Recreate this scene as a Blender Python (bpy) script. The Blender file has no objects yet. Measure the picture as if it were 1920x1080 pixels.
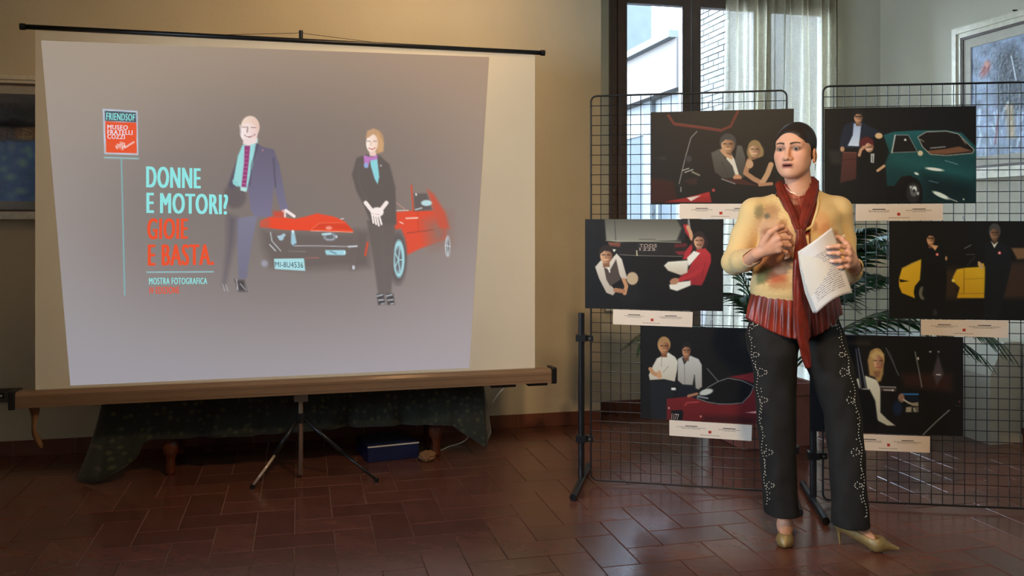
import bpy, bmesh, math, random
import numpy as np
from mathutils import Vector, Matrix
from mathutils.bvhtree import BVHTree
random.seed(7); np.random.seed(7)
R = math.radians
scene = bpy.context.scene
C = scene.collection
# ------------------------------------------------------------------ camera
F = 1650.0                 # focal length in pixels of a 1920 wide frame
H = 1.36                   # eye height
TH = R(13.5)               # the room is turned against the view
HZ = 415.0                 # horizon row
ct, st = math.cos(TH), math.sin(TH)
cam = bpy.data.cameras.new('camera')
camo = bpy.data.objects.new('camera', cam); C.objects.link(camo)
camo.location = (0, 0, H); camo.rotation_euler = (R(90), 0, -TH)
cam.sensor_width = 36.0; cam.lens = F/1920*36.0
cam.shift_y = -(540-HZ)/1920
cam.clip_start = 0.05; cam.clip_end = 300
scene.camera = camo
# ------------------------------------------------------------------ world, light, exposure
vs = scene.view_settings
vs.view_transform = 'Standard'; vs.look = 'None'; vs.gamma = 1.0; vs.exposure = 0.0
vs.use_curve_mapping = False
world = bpy.data.worlds.new('sky'); scene.world = world; world.use_nodes = True
wn = world.node_tree.nodes; wl = world.node_tree.links
bg = wn['Background']
wtc = wn.new('ShaderNodeTexCoord'); wsp = wn.new('ShaderNodeSeparateXYZ'); wcr = wn.new('ShaderNodeValToRGB')
wl.new(wtc.outputs['Generated'], wsp.inputs[0]); wl.new(wsp.outputs['Z'], wcr.inputs[0]); wl.new(wcr.outputs[0], bg.inputs['Color'])
wcr.color_ramp.elements[0].color = (0.72, 0.86, 1.0, 1); wcr.color_ramp.elements[1].color = (0.52, 0.74, 1.0, 1)
bg.inputs['Strength'].default_value = 46.0

def lamp(name, kind, loc, energy, color, target=None, **kw):
    l = bpy.data.lights.new(name, kind); l.energy = energy; l.color = color
    for k, v in kw.items(): setattr(l, k, v)
    o = bpy.data.objects.new(name, l); C.objects.link(o); o.location = loc
    if target is not None:
        o.rotation_euler = (Vector(target)-Vector(loc)).to_track_quat('-Z', 'Y').to_euler()
    return o
WARM = (1.0, 0.66, 0.34)
# warm ceiling spots of the hall (out of the frame, under the ceiling)
lamp('ceiling_spot_light', 'SPOT', (0.9, 4.2, 3.35), 62, WARM, (0.5, 5.6, 2.6), spot_size=R(120), spot_blend=1.0, shadow_soft_size=0.15)
lamp('ceiling_spot_light', 'SPOT', (0.5, 0.5, 3.2), 330, WARM, (2.0, 3.3, 1.3), spot_size=R(46), spot_blend=1.0, shadow_soft_size=0.12)
lamp('ceiling_spot_light', 'SPOT', (1.2, 1.5, 3.3), 190, WARM, (0.2, 4.8, 1.7), spot_size=R(70), spot_blend=1.0, shadow_soft_size=0.15)
# daylight coming in through the two windows (portals let the sky through them)
def portal(loc, rot, sx, sy):
    l = bpy.data.lights.new('window_portal', 'AREA'); l.shape = 'RECTANGLE'; l.size = sx; l.size_y = sy
    l.cycles.is_portal = True
    o = bpy.data.objects.new('window_portal', l); C.objects.link(o); o.location = loc; o.rotation_euler = rot
portal((3.06, 6.03, 1.5), (R(-90), 0, 0), 1.95, 3.0)
portal((-3.11, 1.6, 1.85), (0, R(-90), 0), 1.2, 2.9)

# ------------------------------------------------------------------ geometry of the view
def c2w(x, z):                       # camera plan (right, depth) -> room plan
    return (x*ct+z*st, -x*st+z*ct)
def unp(px, py, d):
    X, Y = c2w((px-960)/F*d, d)
    return Vector((X, Y, H-(py-HZ)/F*d))
def onY(px, Y, py=None):             # where the column px meets the plane Y = const
    t = (px-960)/F
    d = Y/(ct-t*st)
    return unp(px, py if py is not None else HZ, d)
def onX(px, X, py=None):
    t = (px-960)/F
    d = X/(t*ct+st)
    return unp(px, py if py is not None else HZ, d)
def onZ(px, py, Z=0.0):
    return unp(px, py, (H-Z)*F/(py-HZ))
class Frame:                          # an upright plane: origin, direction u along it, n towards the camera
    def __init__(s, o, e):
        s.o = Vector((o[0], o[1], 0)); d = Vector((e[0]-o[0], e[1]-o[1], 0)); s.len = d.length
        s.u = d.normalized(); s.n = Vector((s.u.y, -s.u.x, 0)); s.rz = math.atan2(s.u.y, s.u.x)
    def hit(s, px, py, off=0.0):
        c = Vector((0, 0, H)); p = unp(px, py, 1.0)-c
        o = s.o+s.n*off
        t = (o-c).dot(s.n)/p.dot(s.n)
        q = c+p*t
        return ((q-s.o).dot(s.u), q.z)
# ------------------------------------------------------------------ mesh helpers
def lin(c):
    c = np.asarray(c, float)/255.0
    return np.where(c <= 0.04045, c/12.92, ((c+0.055)/1.055)**2.4)
def sc(r, g, b): return tuple(float(v) for v in lin((r, g, b)))+(1.0,)
def tag(o, label=None, cat=None, group=None, kind=None):
    if label: o['label'] = label
    if cat: o['category'] = cat
    if group: o['group'] = group
    if kind: o['kind'] = kind
    return o
def empty(name, loc=(0, 0, 0), rz=0.0, label=None, cat=None, group=None):
    o = bpy.data.objects.new(name, None); C.objects.link(o); o.location = loc; o.rotation_euler = (0, 0, rz)
    o.empty_display_size = 0.05
    return tag(o, label, cat, group)
def link(name, me, mat, parent=None, loc=None, rot=None, smooth=False):
    o = bpy.data.objects.new(name, me); C.objects.link(o)
    if mat is not None and len(me.materials) == 0: me.materials.append(mat)
    if parent is not None: o.parent = parent
    if loc is not None: o.location = loc
    if rot is not None: o.rotation_euler = rot
    if smooth and len(me.polygons): me.polygons.foreach_set('use_smooth', [True]*len(me.polygons))
    return o
class MB:
    def __init__(s): s.v = []; s.f = []
    def add(s, v, f):
        n = len(s.v); s.v += [tuple(p) for p in v]; s.f += [tuple(i+n for i in q) for q in f]; return s
    def box(s, a, b):
        x0, y0, z0 = a; x1, y1, z1 = b
        return s.add([(x0,y0,z0),(x1,y0,z0),(x1,y1,z0),(x0,y1,z0),(x0,y0,z1),(x1,y0,z1),(x1,y1,z1),(x0,y1,z1)],
                     [(0,3,2,1),(4,5,6,7),(0,1,5,4),(1,2,6,5),(2,3,7,6),(3,0,4,7)])
    def prism(s, poly, y0, y1):         # polygon in x,z swept along y
        n = len(poly)
        v = [(x, y0, z) for x, z in poly]+[(x, y1, z) for x, z in poly]
        f = [tuple(range(n)), tuple(range(2*n-1, n-1, -1))]+[(i, i+n, (i+1) % n+n, (i+1) % n) for i in range(n)]
        return s.add(v, f)
    def tube(s, pts, r, n=8, closed=False, caps=True):
        pts = [Vector(p) for p in pts]; m = len(pts)
        rr = r if hasattr(r, '__len__') else [r]*m
        t0 = None; v = []; f = []
        for i, p in enumerate(pts):
            a = pts[(i-1) % m] if (closed or i > 0) else p
            b = pts[(i+1) % m] if (closed or i < m-1) else p
            t = (b-a).normalized()
            if t0 is None:
                up = Vector((0, 0, 1)) if abs(t.z) < 0.9 else Vector((1, 0, 0))
                nx = t.cross(up).normalized()
            else:
                nx = (nx-t*nx.dot(t)).normalized()
            t0 = t; ny = t.cross(nx)
            for k in range(n):
                an = 2*math.pi*k/n
                v.append(p+(nx*math.cos(an)+ny*math.sin(an))*rr[i])
        for i in range(m if closed else m-1):
            for k in range(n):
                j = (i+1) % m
                f.append((i*n+k, i*n+(k+1) % n, j*n+(k+1) % n, j*n+k))
        if caps and not closed:
            f.append(tuple(range(n-1, -1, -1))); f.append(tuple((m-1)*n+k for k in range(n)))
        return s.add(v, f)
    def lathe(s, prof, n=16, c=(0, 0, 0)):
        v = []; f = []
        for r, z in prof:
            for k in range(n):
                a = 2*math.pi*k/n; v.append((c[0]+r*math.cos(a), c[1]+r*math.sin(a), c[2]+z))
        for i in range(len(prof)-1):
            for k in range(n):
                f.append((i*n+k, i*n+(k+1) % n, (i+1)*n+(k+1) % n, (i+1)*n+k))
        f.append(tuple(range(n-1, -1, -1))); f.append(tuple((len(prof)-1)*n+k for k in range(n)))
        return s.add(v, f)
    def grid(s, P):                     # P[i][j] points
        P = np.asarray(P, float); a, b = P.shape[:2]
        f = [(i*b+j, i*b+j+1, (i+1)*b+j+1, (i+1)*b+j) for i in range(a-1) for j in range(b-1)]
        return s.add(P.reshape(-1, 3).tolist(), f)
    def mesh(s, name):
        me = bpy.data.meshes.new(name); me.from_pydata(s.v, [], s.f); me.update(); return me
    def build(s, name, mat, parent=None, loc=None, rot=None, smooth=False, bevel=0.0):
        me = s.mesh(name)
        if bevel > 0:
            bm = bmesh.new(); bm.from_mesh(me)
            bmesh.ops.bevel(bm, geom=list(bm.edges), offset=bevel, segments=2, profile=0.6, affect='EDGES')
            bm.to_mesh(me); bm.free()
        return link(name, me, mat, parent, loc, rot, smooth)
def copy_tree(o, parent=None):
    c = o.copy(); C.objects.link(c); c.parent = parent
    for ch in list(o.children): copy_tree(ch, c)
    return c
# ------------------------------------------------------------------ materials
def mat(name, col, rough=0.6, spec=0.4, metal=0.0, noise=0.0, nscale=8.0, bump=0.0, bscale=60.0, vcol=False, coat=0.0, sheen=0.0, rnd=0.0):
    m = bpy.data.materials.new(name); m.use_nodes = True
    nt = m.node_tree; n = nt.nodes; l = nt.links; b = n['Principled BSDF']
    b.inputs['Roughness'].default_value = rough; b.inputs['Metallic'].default_value = metal
    b.inputs['Specular IOR Level'].default_value = spec
    b.inputs['Coat Weight'].default_value = coat; b.inputs['Sheen Weight'].default_value = sheen
    b.inputs['Base Color'].default_value = col
    src = None
    if vcol:
        a = n.new('ShaderNodeAttribute'); a.attribute_name = 'Col'; src = a.outputs['Color']
    tc = n.new('ShaderNodeTexCoord')
    if noise > 0 or rnd > 0:
        mx = n.new('ShaderNodeHueSaturation')
        if src is not None: l.new(src, mx.inputs['Color'])
        else: mx.inputs['Color'].default_value = col
        val = None
        if noise > 0:
            t = n.new('ShaderNodeTexNoise'); t.inputs['Scale'].default_value = nscale; t.inputs['Detail'].default_value = 6
            l.new(tc.outputs['Object'], t.inputs['Vector'])
            mr = n.new('ShaderNodeMapRange'); mr.inputs['From Min'].default_value = 0.3; mr.inputs['From Max'].default_value = 0.7
            mr.inputs['To Min'].default_value = 1-noise; mr.inputs['To Max'].default_value = 1+noise
            l.new(t.outputs['Fac'], mr.inputs['Value']); val = mr.outputs[0]
        if rnd > 0:
            oi = n.new('ShaderNodeObjectInfo'); mr2 = n.new('ShaderNodeMapRange')
            mr2.inputs['To Min'].default_value = 1-rnd; mr2.inputs['To Max'].default_value = 1+rnd
            l.new(oi.outputs['Random'], mr2.inputs['Value'])
            if val is not None:
                mm = n.new('ShaderNodeMath'); mm.operation = 'MULTIPLY'; l.new(val, mm.inputs[0]); l.new(mr2.outputs[0], mm.inputs[1]); val = mm.outputs[0]
            else: val = mr2.outputs[0]
        l.new(val, mx.inputs['Value']); src = mx.outputs[0]
    if src is not None: l.new(src, b.inputs['Base Color'])
    if bump > 0:
        t = n.new('ShaderNodeTexNoise'); t.inputs['Scale'].default_value = bscale; t.inputs['Detail'].default_value = 4
        l.new(tc.outputs['Object'], t.inputs['Vector'])
        bp = n.new('ShaderNodeBump'); bp.inputs['Strength'].default_value = bump; bp.inputs['Distance'].default_value = 0.01
        l.new(t.outputs['Fac'], bp.inputs['Height']); l.new(bp.outputs[0], b.inputs['Normal'])
    return m
M = {}
M['wall'] = mat('wall_paint', sc(204, 192, 166), 0.75, 0.25, noise=0.05, nscale=2.0, bump=0.12, bscale=40)
M['wallr'] = mat('wall_paint_pale', sc(206, 200, 182), 0.75, 0.25, noise=0.05, nscale=2.0, bump=0.1, bscale=40)
M['ceil'] = mat('ceiling_paint', sc(214, 204, 184), 0.8, 0.2, noise=0.03, nscale=2)
M['tile'] = mat('terracotta_tile', sc(108, 64, 50), 0.22, 0.8, noise=0.16, nscale=7.0, bump=0.05, bscale=22, rnd=0.16)
M['btile'] = mat('baseboard_tile', sc(112, 66, 50), 0.4, 0.4, noise=0.14, nscale=9.0, bump=0.06, bscale=25, rnd=0.14)
M['grout'] = mat('grout', sc(172, 142, 124), 0.8, 0.2, noise=0.1, nscale=30)
M['black'] = mat('black_metal', sc(22, 22, 24), 0.32, 0.5, noise=0.08, nscale=20)
M['wire'] = mat('black_wire', sc(17, 18, 22), 0.4, 0.5, noise=0.05, nscale=30)
M['plastic'] = mat('black_plastic', sc(20, 20, 22), 0.35, 0.5, noise=0.06, nscale=20)
M['chrome'] = mat('chrome_tube', sc(214, 190, 166), 0.25, 0.5, metal=0.45, noise=0.05, nscale=30)
M['steel'] = mat('brushed_steel', sc(150, 148, 145), 0.35, 0.5, metal=1.0, noise=0.06, nscale=40)
M['alu'] = mat('bronze_aluminium', sc(144, 112, 84), 0.22, 0.6, metal=0.15, noise=0.05, nscale=3)
M['fabric'] = mat('screen_fabric', sc(226, 214, 190), 0.8, 0.2, noise=0.02, nscale=3)
M['wood'] = mat('turned_wood', sc(96, 46, 26), 0.25, 0.5, noise=0.25, nscale=12)
M['wframe'] = mat('window_wood', sc(92, 76, 68), 0.45, 0.4, noise=0.14, nscale=9)
M['white'] = mat('white_paint', sc(226, 226, 222), 0.5, 0.4, noise=0.04, nscale=6)
M['card'] = mat('caption_card', sc(236, 222, 206), 0.7, 0.2, noise=0.02, nscale=8)
M['print'] = mat('print_ink', sc(40, 36, 34), 0.8, 0.1, noise=0.05, nscale=40)
M['red'] = mat('red_ink', sc(186, 60, 48), 0.8, 0.1, noise=0.05, nscale=40)
M['cable'] = mat('white_cable', sc(205, 196, 176), 0.5, 0.4, noise=0.06, nscale=40)
M['board'] = mat('black_board', sc(20, 19, 18), 0.5, 0.3, noise=0.06, nscale=20)
def glassmat(name, tint, refl=0.08):
    m = bpy.data.materials.new(name); m.use_nodes = True; nt = m.node_tree; n = nt.nodes; l = nt.links
    n.remove(n['Principled BSDF']); out = n['Material Output']
    t = n.new('ShaderNodeBsdfTransparent'); t.inputs['Color'].default_value = tint
    g = n.new('ShaderNodeBsdfGlossy'); g.inputs['Roughness'].default_value = 0.02
    fr = n.new('ShaderNodeFresnel'); fr.inputs['IOR'].default_value = 1.45
    mx = n.new('ShaderNodeMixShader'); l.new(fr.outputs[0], mx.inputs[0]); l.new(t.outputs[0], mx.inputs[1]); l.new(g.outputs[0], mx.inputs[2])
    l.new(mx.outputs[0], out.inputs['Surface']); return m
M['glass'] = glassmat('window_glass', (0.93, 0.96, 0.98, 1))
M['pglass'] = glassmat('picture_glass', (0.97, 0.97, 0.97, 1))
# ================================================================== the room
YW = 5.63; YN = 5.90; XR = 4.32; XL = -3.0; YB = -3.2; ZC = 3.45
def struct(name, mb, m, parent=None, **kw):
    o = mb.build(name, m, parent, **kw)
    if parent is None: o['kind'] = 'structure'
    return o
floor = struct('floor', MB().box((XL-.2, YB-.2, -0.12), (XR+.6, YN+.3, -0.006)), M['grout'])
struct('ceiling', MB().box((XL-.2, YB-.2, ZC), (XR+.6, YN+.3, ZC+.12)), M['ceil'])
XN = onY(1127, YW).x                       # where the wall ends and the window bay begins
struct('wall_back', MB().box((XL, YW, 0), (XN, YN+.02, ZC)), M['wall'])
wx0 = onY(1145, YN).x; WH = 0.60; wx1 = wx0+3*WH; wz0 = 0.76; wz1 = 3.06
mb = MB()
mb.box((XN, YN, 0), (wx0, YN+.10, ZC)); mb.box((wx1, YN, 0), (XR+.2, YN+.10, ZC))
mb.box((wx0, YN, 0), (wx0+.05+(3*WH-.1)/3-.003, YN+.10, wz0)); mb.box((wx0, YN, wz1), (wx1, YN+.10, ZC))
struct('wall_bay', mb, M['wallr'])
struct('wall_right', MB().box((XR, YB, 0), (XR+.2, YN, ZC)), M['wallr'])
struct('wall_rear', MB().box((XL-.2, YB-.2, 0), (XR+.2, YB, ZC)), M['wall'])
# left wall with its own window
ly0, ly1, lz0, lz1 = 0.2, 3.0, 1.3, 2.4
mb = MB()
mb.box((XL-.10, YB, 0), (XL, ly0, ZC)); mb.box((XL-.10, ly1, 0), (XL, YW, ZC))
mb.box((XL-.10, ly0, 0), (XL, ly1, lz0)); mb.box((XL-.10, ly0, lz1), (XL, ly1, ZC))
struct('wall_left', mb, M['wall'])
w2 = empty('window_2', (XL-.06, (ly0+ly1)/2, lz0)); tag(w2, kind='structure')
hw = (ly1-ly0)/2; hh = lz1-lz0
MB().box((-.03, -hw, 0), (.03, -hw+.06, hh)).box((-.03, hw-.06, 0), (.03, hw, hh)).box((-.03, -hw+.06, 0), (.03, hw-.06, .06)).box((-.03, -hw+.06, hh-.06), (.03, hw-.06, hh)).build('window_frame', M['wframe'], w2)
for k in range(1, 18):  # unseen fine bars, added so the picture glass reflects a grid
    y = -hw+.06+(2*hw-.12)*k/18
    MB().box((-.012, y-.009, .06), (.012, y+.009, hh-.06)).build('reflection_grid_bar', M['wframe'], w2)
for k in range(1, 8):
    z = .06+(hh-.12)*k/8
    MB().box((-.011, -hw+.06, z-.009), (.011, hw-.06, z+.009)).build('reflection_grid_bar', M['wframe'], w2)
MB().box((-.003, -hw+.05, .05), (.003, hw-.05, hh-.05)).build('window_pane', M['glass'], w2)

# ---- herringbone terracotta floor, every tile its own piece
A = 0.1675
t0 = onZ(1164.4, 951)                       # far left corner of one upright tile
ox, oy = t0.x, t0.y-2*A
def bevbox(sx, sy, z0, z1, b):
    v = []
    for z, i in ((z0, 0.0), (z1-b, 0.0), (z1, b)):
        v += [(i, i, z), (sx-i, i, z), (sx-i, sy-i, z), (i, sy-i, z)]
    f = [(0, 3, 2, 1), (8, 9, 10, 11)]
    for k in (0, 4):
        for j in range(4): f.append((k+j, k+(j+1) % 4, k+4+(j+1) % 4, k+4+j))
    return v, f
G = 0.0045
mev = MB().add(*bevbox(A-G, 2*A-G, -0.02, 0, 0.0012)).mesh('tile'); mev.materials.append(M['tile'])
meh = MB().add(*bevbox(2*A-G, A-G, -0.02, 0, 0.0012)).mesh('tile'); meh.materials.append(M['tile'])
tiles = []
def proj(X, Y, Z=0.0):
    x = X*ct-Y*st; d = X*st+Y*ct
    if d < 0.3: return None
    return (960+F*x/d, HZ+(H-Z)*F/d, d)
for i in range(-40, 45):
    for j in range(-50, 40):
        k = (i-j) % 4
        if k not in (0, 1): continue
        x0, y0 = ox+i*A, oy+j*A
        sx, sy = (A, 2*A) if k == 0 else (2*A, A)
        if x0 > XR-.01 or x0 < XL or y0 > YN-.01 or y0 < YB: continue
        if y0 > YW-.01 and x0+sx < XN+.01: continue
        p = proj(x0+sx/2, y0+sy/2)
        vis = p is not None and -150 < p[0] < 2070 and p[1] < 1180
        tiles.append(((p[2] if vis else 99+random.random()), k, x0, y0))
tiles.sort()
rest = MB()
for n_, (d, k, x0, y0) in enumerate(tiles):
    z = random.uniform(-0.0006, 0.0006)
    if n_ < 300 and d < 90:
        o = link('tile', mev if k == 0 else meh, None, floor, (x0+G/2, y0+G/2, z)); o.rotation_euler = (random.uniform(-.0012, .0012), random.uniform(-.0012, .0012), 0)
    else:
        sx, sy = (A-G, 2*A-G) if k == 0 else (2*A-G, A-G)
        v, f = bevbox(sx, sy, -0.02, 0, 0.0012)
        rest.add([(a+x0+G/2, b+y0+G/2, c+z) for a, b, c in v], f)
o = rest.build('tiles', M['tile'], floor); o['kind'] = 'stuff'

# ---- baseboards of tile pieces
def baseboard(name, x0, x1, Y, h=0.09, first=0.0, t=0.012):
    b = struct(name, MB().box((x0, Y-t*.55, 0), (x1, Y, h-.004)), M['grout'])
    x = x0+first
    xs = [x0]
    while x < x1-.02:
        if x > x0+.02: xs.append(x)
        x += 0.335
    xs.append(x1)
    for a, c in zip(xs[:-1], xs[1:]):
        MB().box((a+.0015, Y-t, 0.001), (c-.0015, Y-t*.5, h)).build('tile', M['btile'], b, bevel=0.0015)
    return b
baseboard('baseboard_back', -2.4, XN, YW, first=onY(878, YW).x+2.4-0.335*9)
baseboard('baseboard_bay', XN+.01, wx0+WH, YN, h=.09, first=.2)
bb = struct('baseboard_right', MB().box((XR-.006, 2.5, 0), (XR, YN, .085)), M['grout'])
for k in range(10):
    y = 2.5+.335*k
    MB().box((XR-.012, y+.0015, .001), (XR-.005, min(y+.3335, YN-.012), .09)).build('tile', M['btile'], bb)

# ---- the bay window: three leaves of dark wood
w1 = empty('window_1', (wx0, YN+.05, wz0)); tag(w1, kind='structure')
tw = 3*WH; th_ = wz1-wz0
def bar(a, b, name, par, m=M['wframe'], bev=0.006): return MB().box(a, b).build(name, m, par, bevel=bev)
bar((-.02, -.05, 0), (.05, .05, th_), 'window_frame', w1); bar((tw-.05, -.05, -wz0+.01), (tw+.02, .05, th_), 'window_frame', w1)
bar((.05, -.05, th_-.06), (tw-.05, .05, th_), 'window_frame', w1); bar((.05, -.05, 0), (tw/3, .05, .05), 'window_frame', w1); bar((tw/3+.02, -.05, -wz0+.01), (tw-.05, .05, -wz0+.05), 'window_frame', w1)
for k in range(3):
    x0 = .05+k*(tw-.1)/3; x1 = x0+(tw-.1)/3
    s = empty('window_sash', (0, -.02, 0)); s.parent = w1; zb = 0 if k == 0 else -wz0+.01
    bar((x0+.003, -.04, zb+.052), (x0+.072, .03, th_-.062), 'stile', s); bar((x1-.072, -.04, zb+.052), (x1-.003, .03, th_-.062), 'stile', s)
    bar((x0+.072, -.04, zb+.052), (x1-.072, .03, zb+.15), 'rail', s); bar((x0+.072, -.04, th_-.145), (x1-.072, .03, th_-.062), 'rail', s)
    MB().box((x0+.07, -.004, zb+.14), (x1-.07, .002, th_-.14)).build('pane', M['glass'], s)
    if k == 0:
        MB().tube([(x1-.035, -.04, .95), (x1-.035, -.075, .95)], .009, 10).tube([(x1-.035, -.07, .96), (x1-.035, -.07, .84)], .008, 10).build('handle', M['steel'], s, smooth=True)
MB().box((wx0-.05, YN-.05, wz0-.03), (wx0+WH+.01, YN+.02, wz0)).build('window_sill', M['white'], w1).matrix_parent_inverse = Matrix.Translation((-wx0, -YN-.05, -wz0))

# ---- sheer curtain
def sheer():
    m = bpy.data.materials.new('sheer_linen'); m.use_nodes = True; nt = m.node_tree; n = nt.nodes; l = nt.links
    n.remove(n['Principled BSDF']); out = n['Material Output']
    tr = n.new('ShaderNodeBsdfTransparent'); di = n.new('ShaderNodeBsdfDiffuse'); tl = n.new('ShaderNodeBsdfTranslucent')
    di.inputs['Color'].default_value = sc(222, 212, 184); tl.inputs['Color'].default_value = sc(186, 178, 156)
    m1 = n.new('ShaderNodeMixShader'); m1.inputs[0].default_value = 0.6; l.new(di.outputs[0], m1.inputs[1]); l.new(tl.outputs[0], m1.inputs[2])
    tc = n.new('ShaderNodeTexCoord'); mp = n.new('ShaderNodeMapping'); mp.inputs['Scale'].default_value = (40, 40, 420); l.new(tc.outputs['Object'], mp.inputs[0])
    t1 = n.new('ShaderNodeTexNoise'); t1.inputs['Scale'].default_value = 1.0; t1.inputs['Detail'].default_value = 2; l.new(mp.outputs[0], t1.inputs['Vector'])
    mp2 = n.new('ShaderNodeMapping'); mp2.inputs['Scale'].default_value = (500, 500, 14); l.new(tc.outputs['Object'], mp2.inputs[0])
    t2 = n.new('ShaderNodeTexNoise'); t2.inputs['Scale'].default_value = 1.0; t2.inputs['Detail'].default_value = 2; l.new(mp2.outputs[0], t2.inputs['Vector'])
    ad = n.new('ShaderNodeMath'); ad.operation = 'ADD'; l.new(t1.outputs['Fac'], ad.inputs[0]); l.new(t2.outputs['Fac'], ad.inputs[1])
    mr = n.new('ShaderNodeMapRange'); mr.inputs['From Min'].default_value = .7; mr.inputs['From Max'].default_value = 1.3
    mr.inputs['To Min'].default_value = 0.48; mr.inputs['To Max'].default_value = 0.84
    l.new(ad.outputs[0], mr.inputs['Value'])
    m2 = n.new('ShaderNodeMixShader'); l.new(mr.outputs[0], m2.inputs[0]); l.new(tr.outputs[0], m2.inputs[1]); l.new(m1.outputs[0], m2.inputs[2])
    l.new(m2.outputs[0], out.inputs['Surface']); return m
M['sheer'] = sheer()
yc = YN-.13
ca, cb = onY(1364, yc).x, onY(1566, yc).x; cl = onY(1305, yc).x
P = []
for i in range(221):
    u = i/220
    row = []
    for j in range(24):
        z = 3.2-3.17*j/23
        sp = max(0, (2.3-z)/2.3)**1.3
        x0 = ca+(cl-ca)*sp; x1 = cb+.03*sp
        uu = u+.012*math.sin(9*u+1.5)
        y = yc+.032*math.sin(uu*74+.5*math.sin(z*1.3))+.018*math.sin(uu*31+1+.6*z)
        row.append((x0+(x1-x0)*u+.008*math.sin(z*2+u*40), y, z))
    P.append(row)
cu = MB().grid(P).build('curtain', M['sheer'], smooth=True)
tag(cu, 'cream sheer linen curtain hanging in folds in front of the window', 'curtain')

# ---- what is outside the window
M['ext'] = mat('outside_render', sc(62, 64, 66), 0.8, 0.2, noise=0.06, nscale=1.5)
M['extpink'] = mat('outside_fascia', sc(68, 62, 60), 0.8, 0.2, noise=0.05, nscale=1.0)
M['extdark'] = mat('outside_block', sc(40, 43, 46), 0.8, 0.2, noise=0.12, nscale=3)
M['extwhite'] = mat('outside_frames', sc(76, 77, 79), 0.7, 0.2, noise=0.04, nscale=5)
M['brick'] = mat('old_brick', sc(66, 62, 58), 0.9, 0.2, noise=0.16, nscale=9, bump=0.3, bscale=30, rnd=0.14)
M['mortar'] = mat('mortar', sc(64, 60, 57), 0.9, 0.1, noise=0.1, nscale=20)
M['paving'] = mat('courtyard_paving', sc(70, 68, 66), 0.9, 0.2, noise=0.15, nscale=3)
gr = struct('ground', MB().box((-12, YN+.25, -.15), (16, 40, -.02)), M['paving'])
xw = 4.62
wing = empty('courtyard_wing', (xw, 10.05, 0)); tag(wing, 'pale courtyard wing with a wide fascia and glazed doors, seen through the window', 'building')
mb = MB()
wall_top = 3.0; LW = 6.2
ops = [(0.3, 1.1), (1.4, 2.6), (2.9, 3.7), (4.0, 5.2)]
y = 0.0
for a, b in ops:
    mb.box((0, y, 0), (.2, a, wall_top)); y = b
mb.box((0, y, 0), (.2, LW, wall_top)).box((.201, 0, 0), (4, LW, wall_top))
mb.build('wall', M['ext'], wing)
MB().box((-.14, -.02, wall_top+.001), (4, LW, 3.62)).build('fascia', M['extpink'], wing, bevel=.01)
MB().box((-.24, -.02, 3.621), (4, LW, 3.71)).build('roof_edge', M['extwhite'], wing)
for a, b in ops:
    d = empty('glazed_door', (0.06, 0, 0)); d.parent = wing
    MB().box((0, a+.001, 0), (.05, a+.08, wall_top-.35)).box((0, b-.08, 0), (.05, b-.001, wall_top-.35)).box((0, a+.08, wall_top-.43), (.05, b-.08, wall_top-.35)).build('door_frame', M['extwhite'], d)
    MB().box((.02, a+.07, 0), (.028, b-.07, wall_top-.41)).build('door_pane', M['extdark'], d)
    MB().box((0, a+.001, wall_top-.349), (.1, b-.001, wall_top-.001)).build('lintel', M['extwhite'], d)
bw = empty('brick_wall', (xw-.02, 6.9, 0)); tag(bw, 'old brick wall standing beside the courtyard wing', 'wall')
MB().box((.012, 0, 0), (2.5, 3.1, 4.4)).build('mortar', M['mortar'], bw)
bl, bh = .25, .066
mebr = MB().box((0, 0, 0), (.1, bl-.012, bh-.011)).mesh('brick'); mebr.materials.append(M['brick'])
meb2 = MB().box((0, 0, 0), (.1, bl/2-.012, bh-.011)).mesh('brick'); meb2.materials.append(M['brick'])
zz = 1.1; row = 0
while zz < 4.3:
    y = 2.0
    if row % 2: link('brick', meb2, None, bw, (random.uniform(-.006, .004), y, zz)); y += bl/2
    while y+bl < 3.11:
        link('brick', mebr, None, bw, (random.uniform(-.006, .004), y, zz)); y += bl
    zz += bh; row += 1
fb = empty('tower_block', c2w(2.6, 26.0)+(0,), R(8)); tag(fb, 'tall grey block standing far behind the courtyard wing', 'building')
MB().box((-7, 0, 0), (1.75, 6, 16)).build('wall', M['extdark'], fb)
for r_ in range(5):
    for c_ in range(4):
        MB().box((-6.3+c_*2, -.04, 1.5+r_*2.8), (-5.2+c_*2, .05, 3.3+r_*2.8)).build('window', M['ext'], fb)
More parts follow.
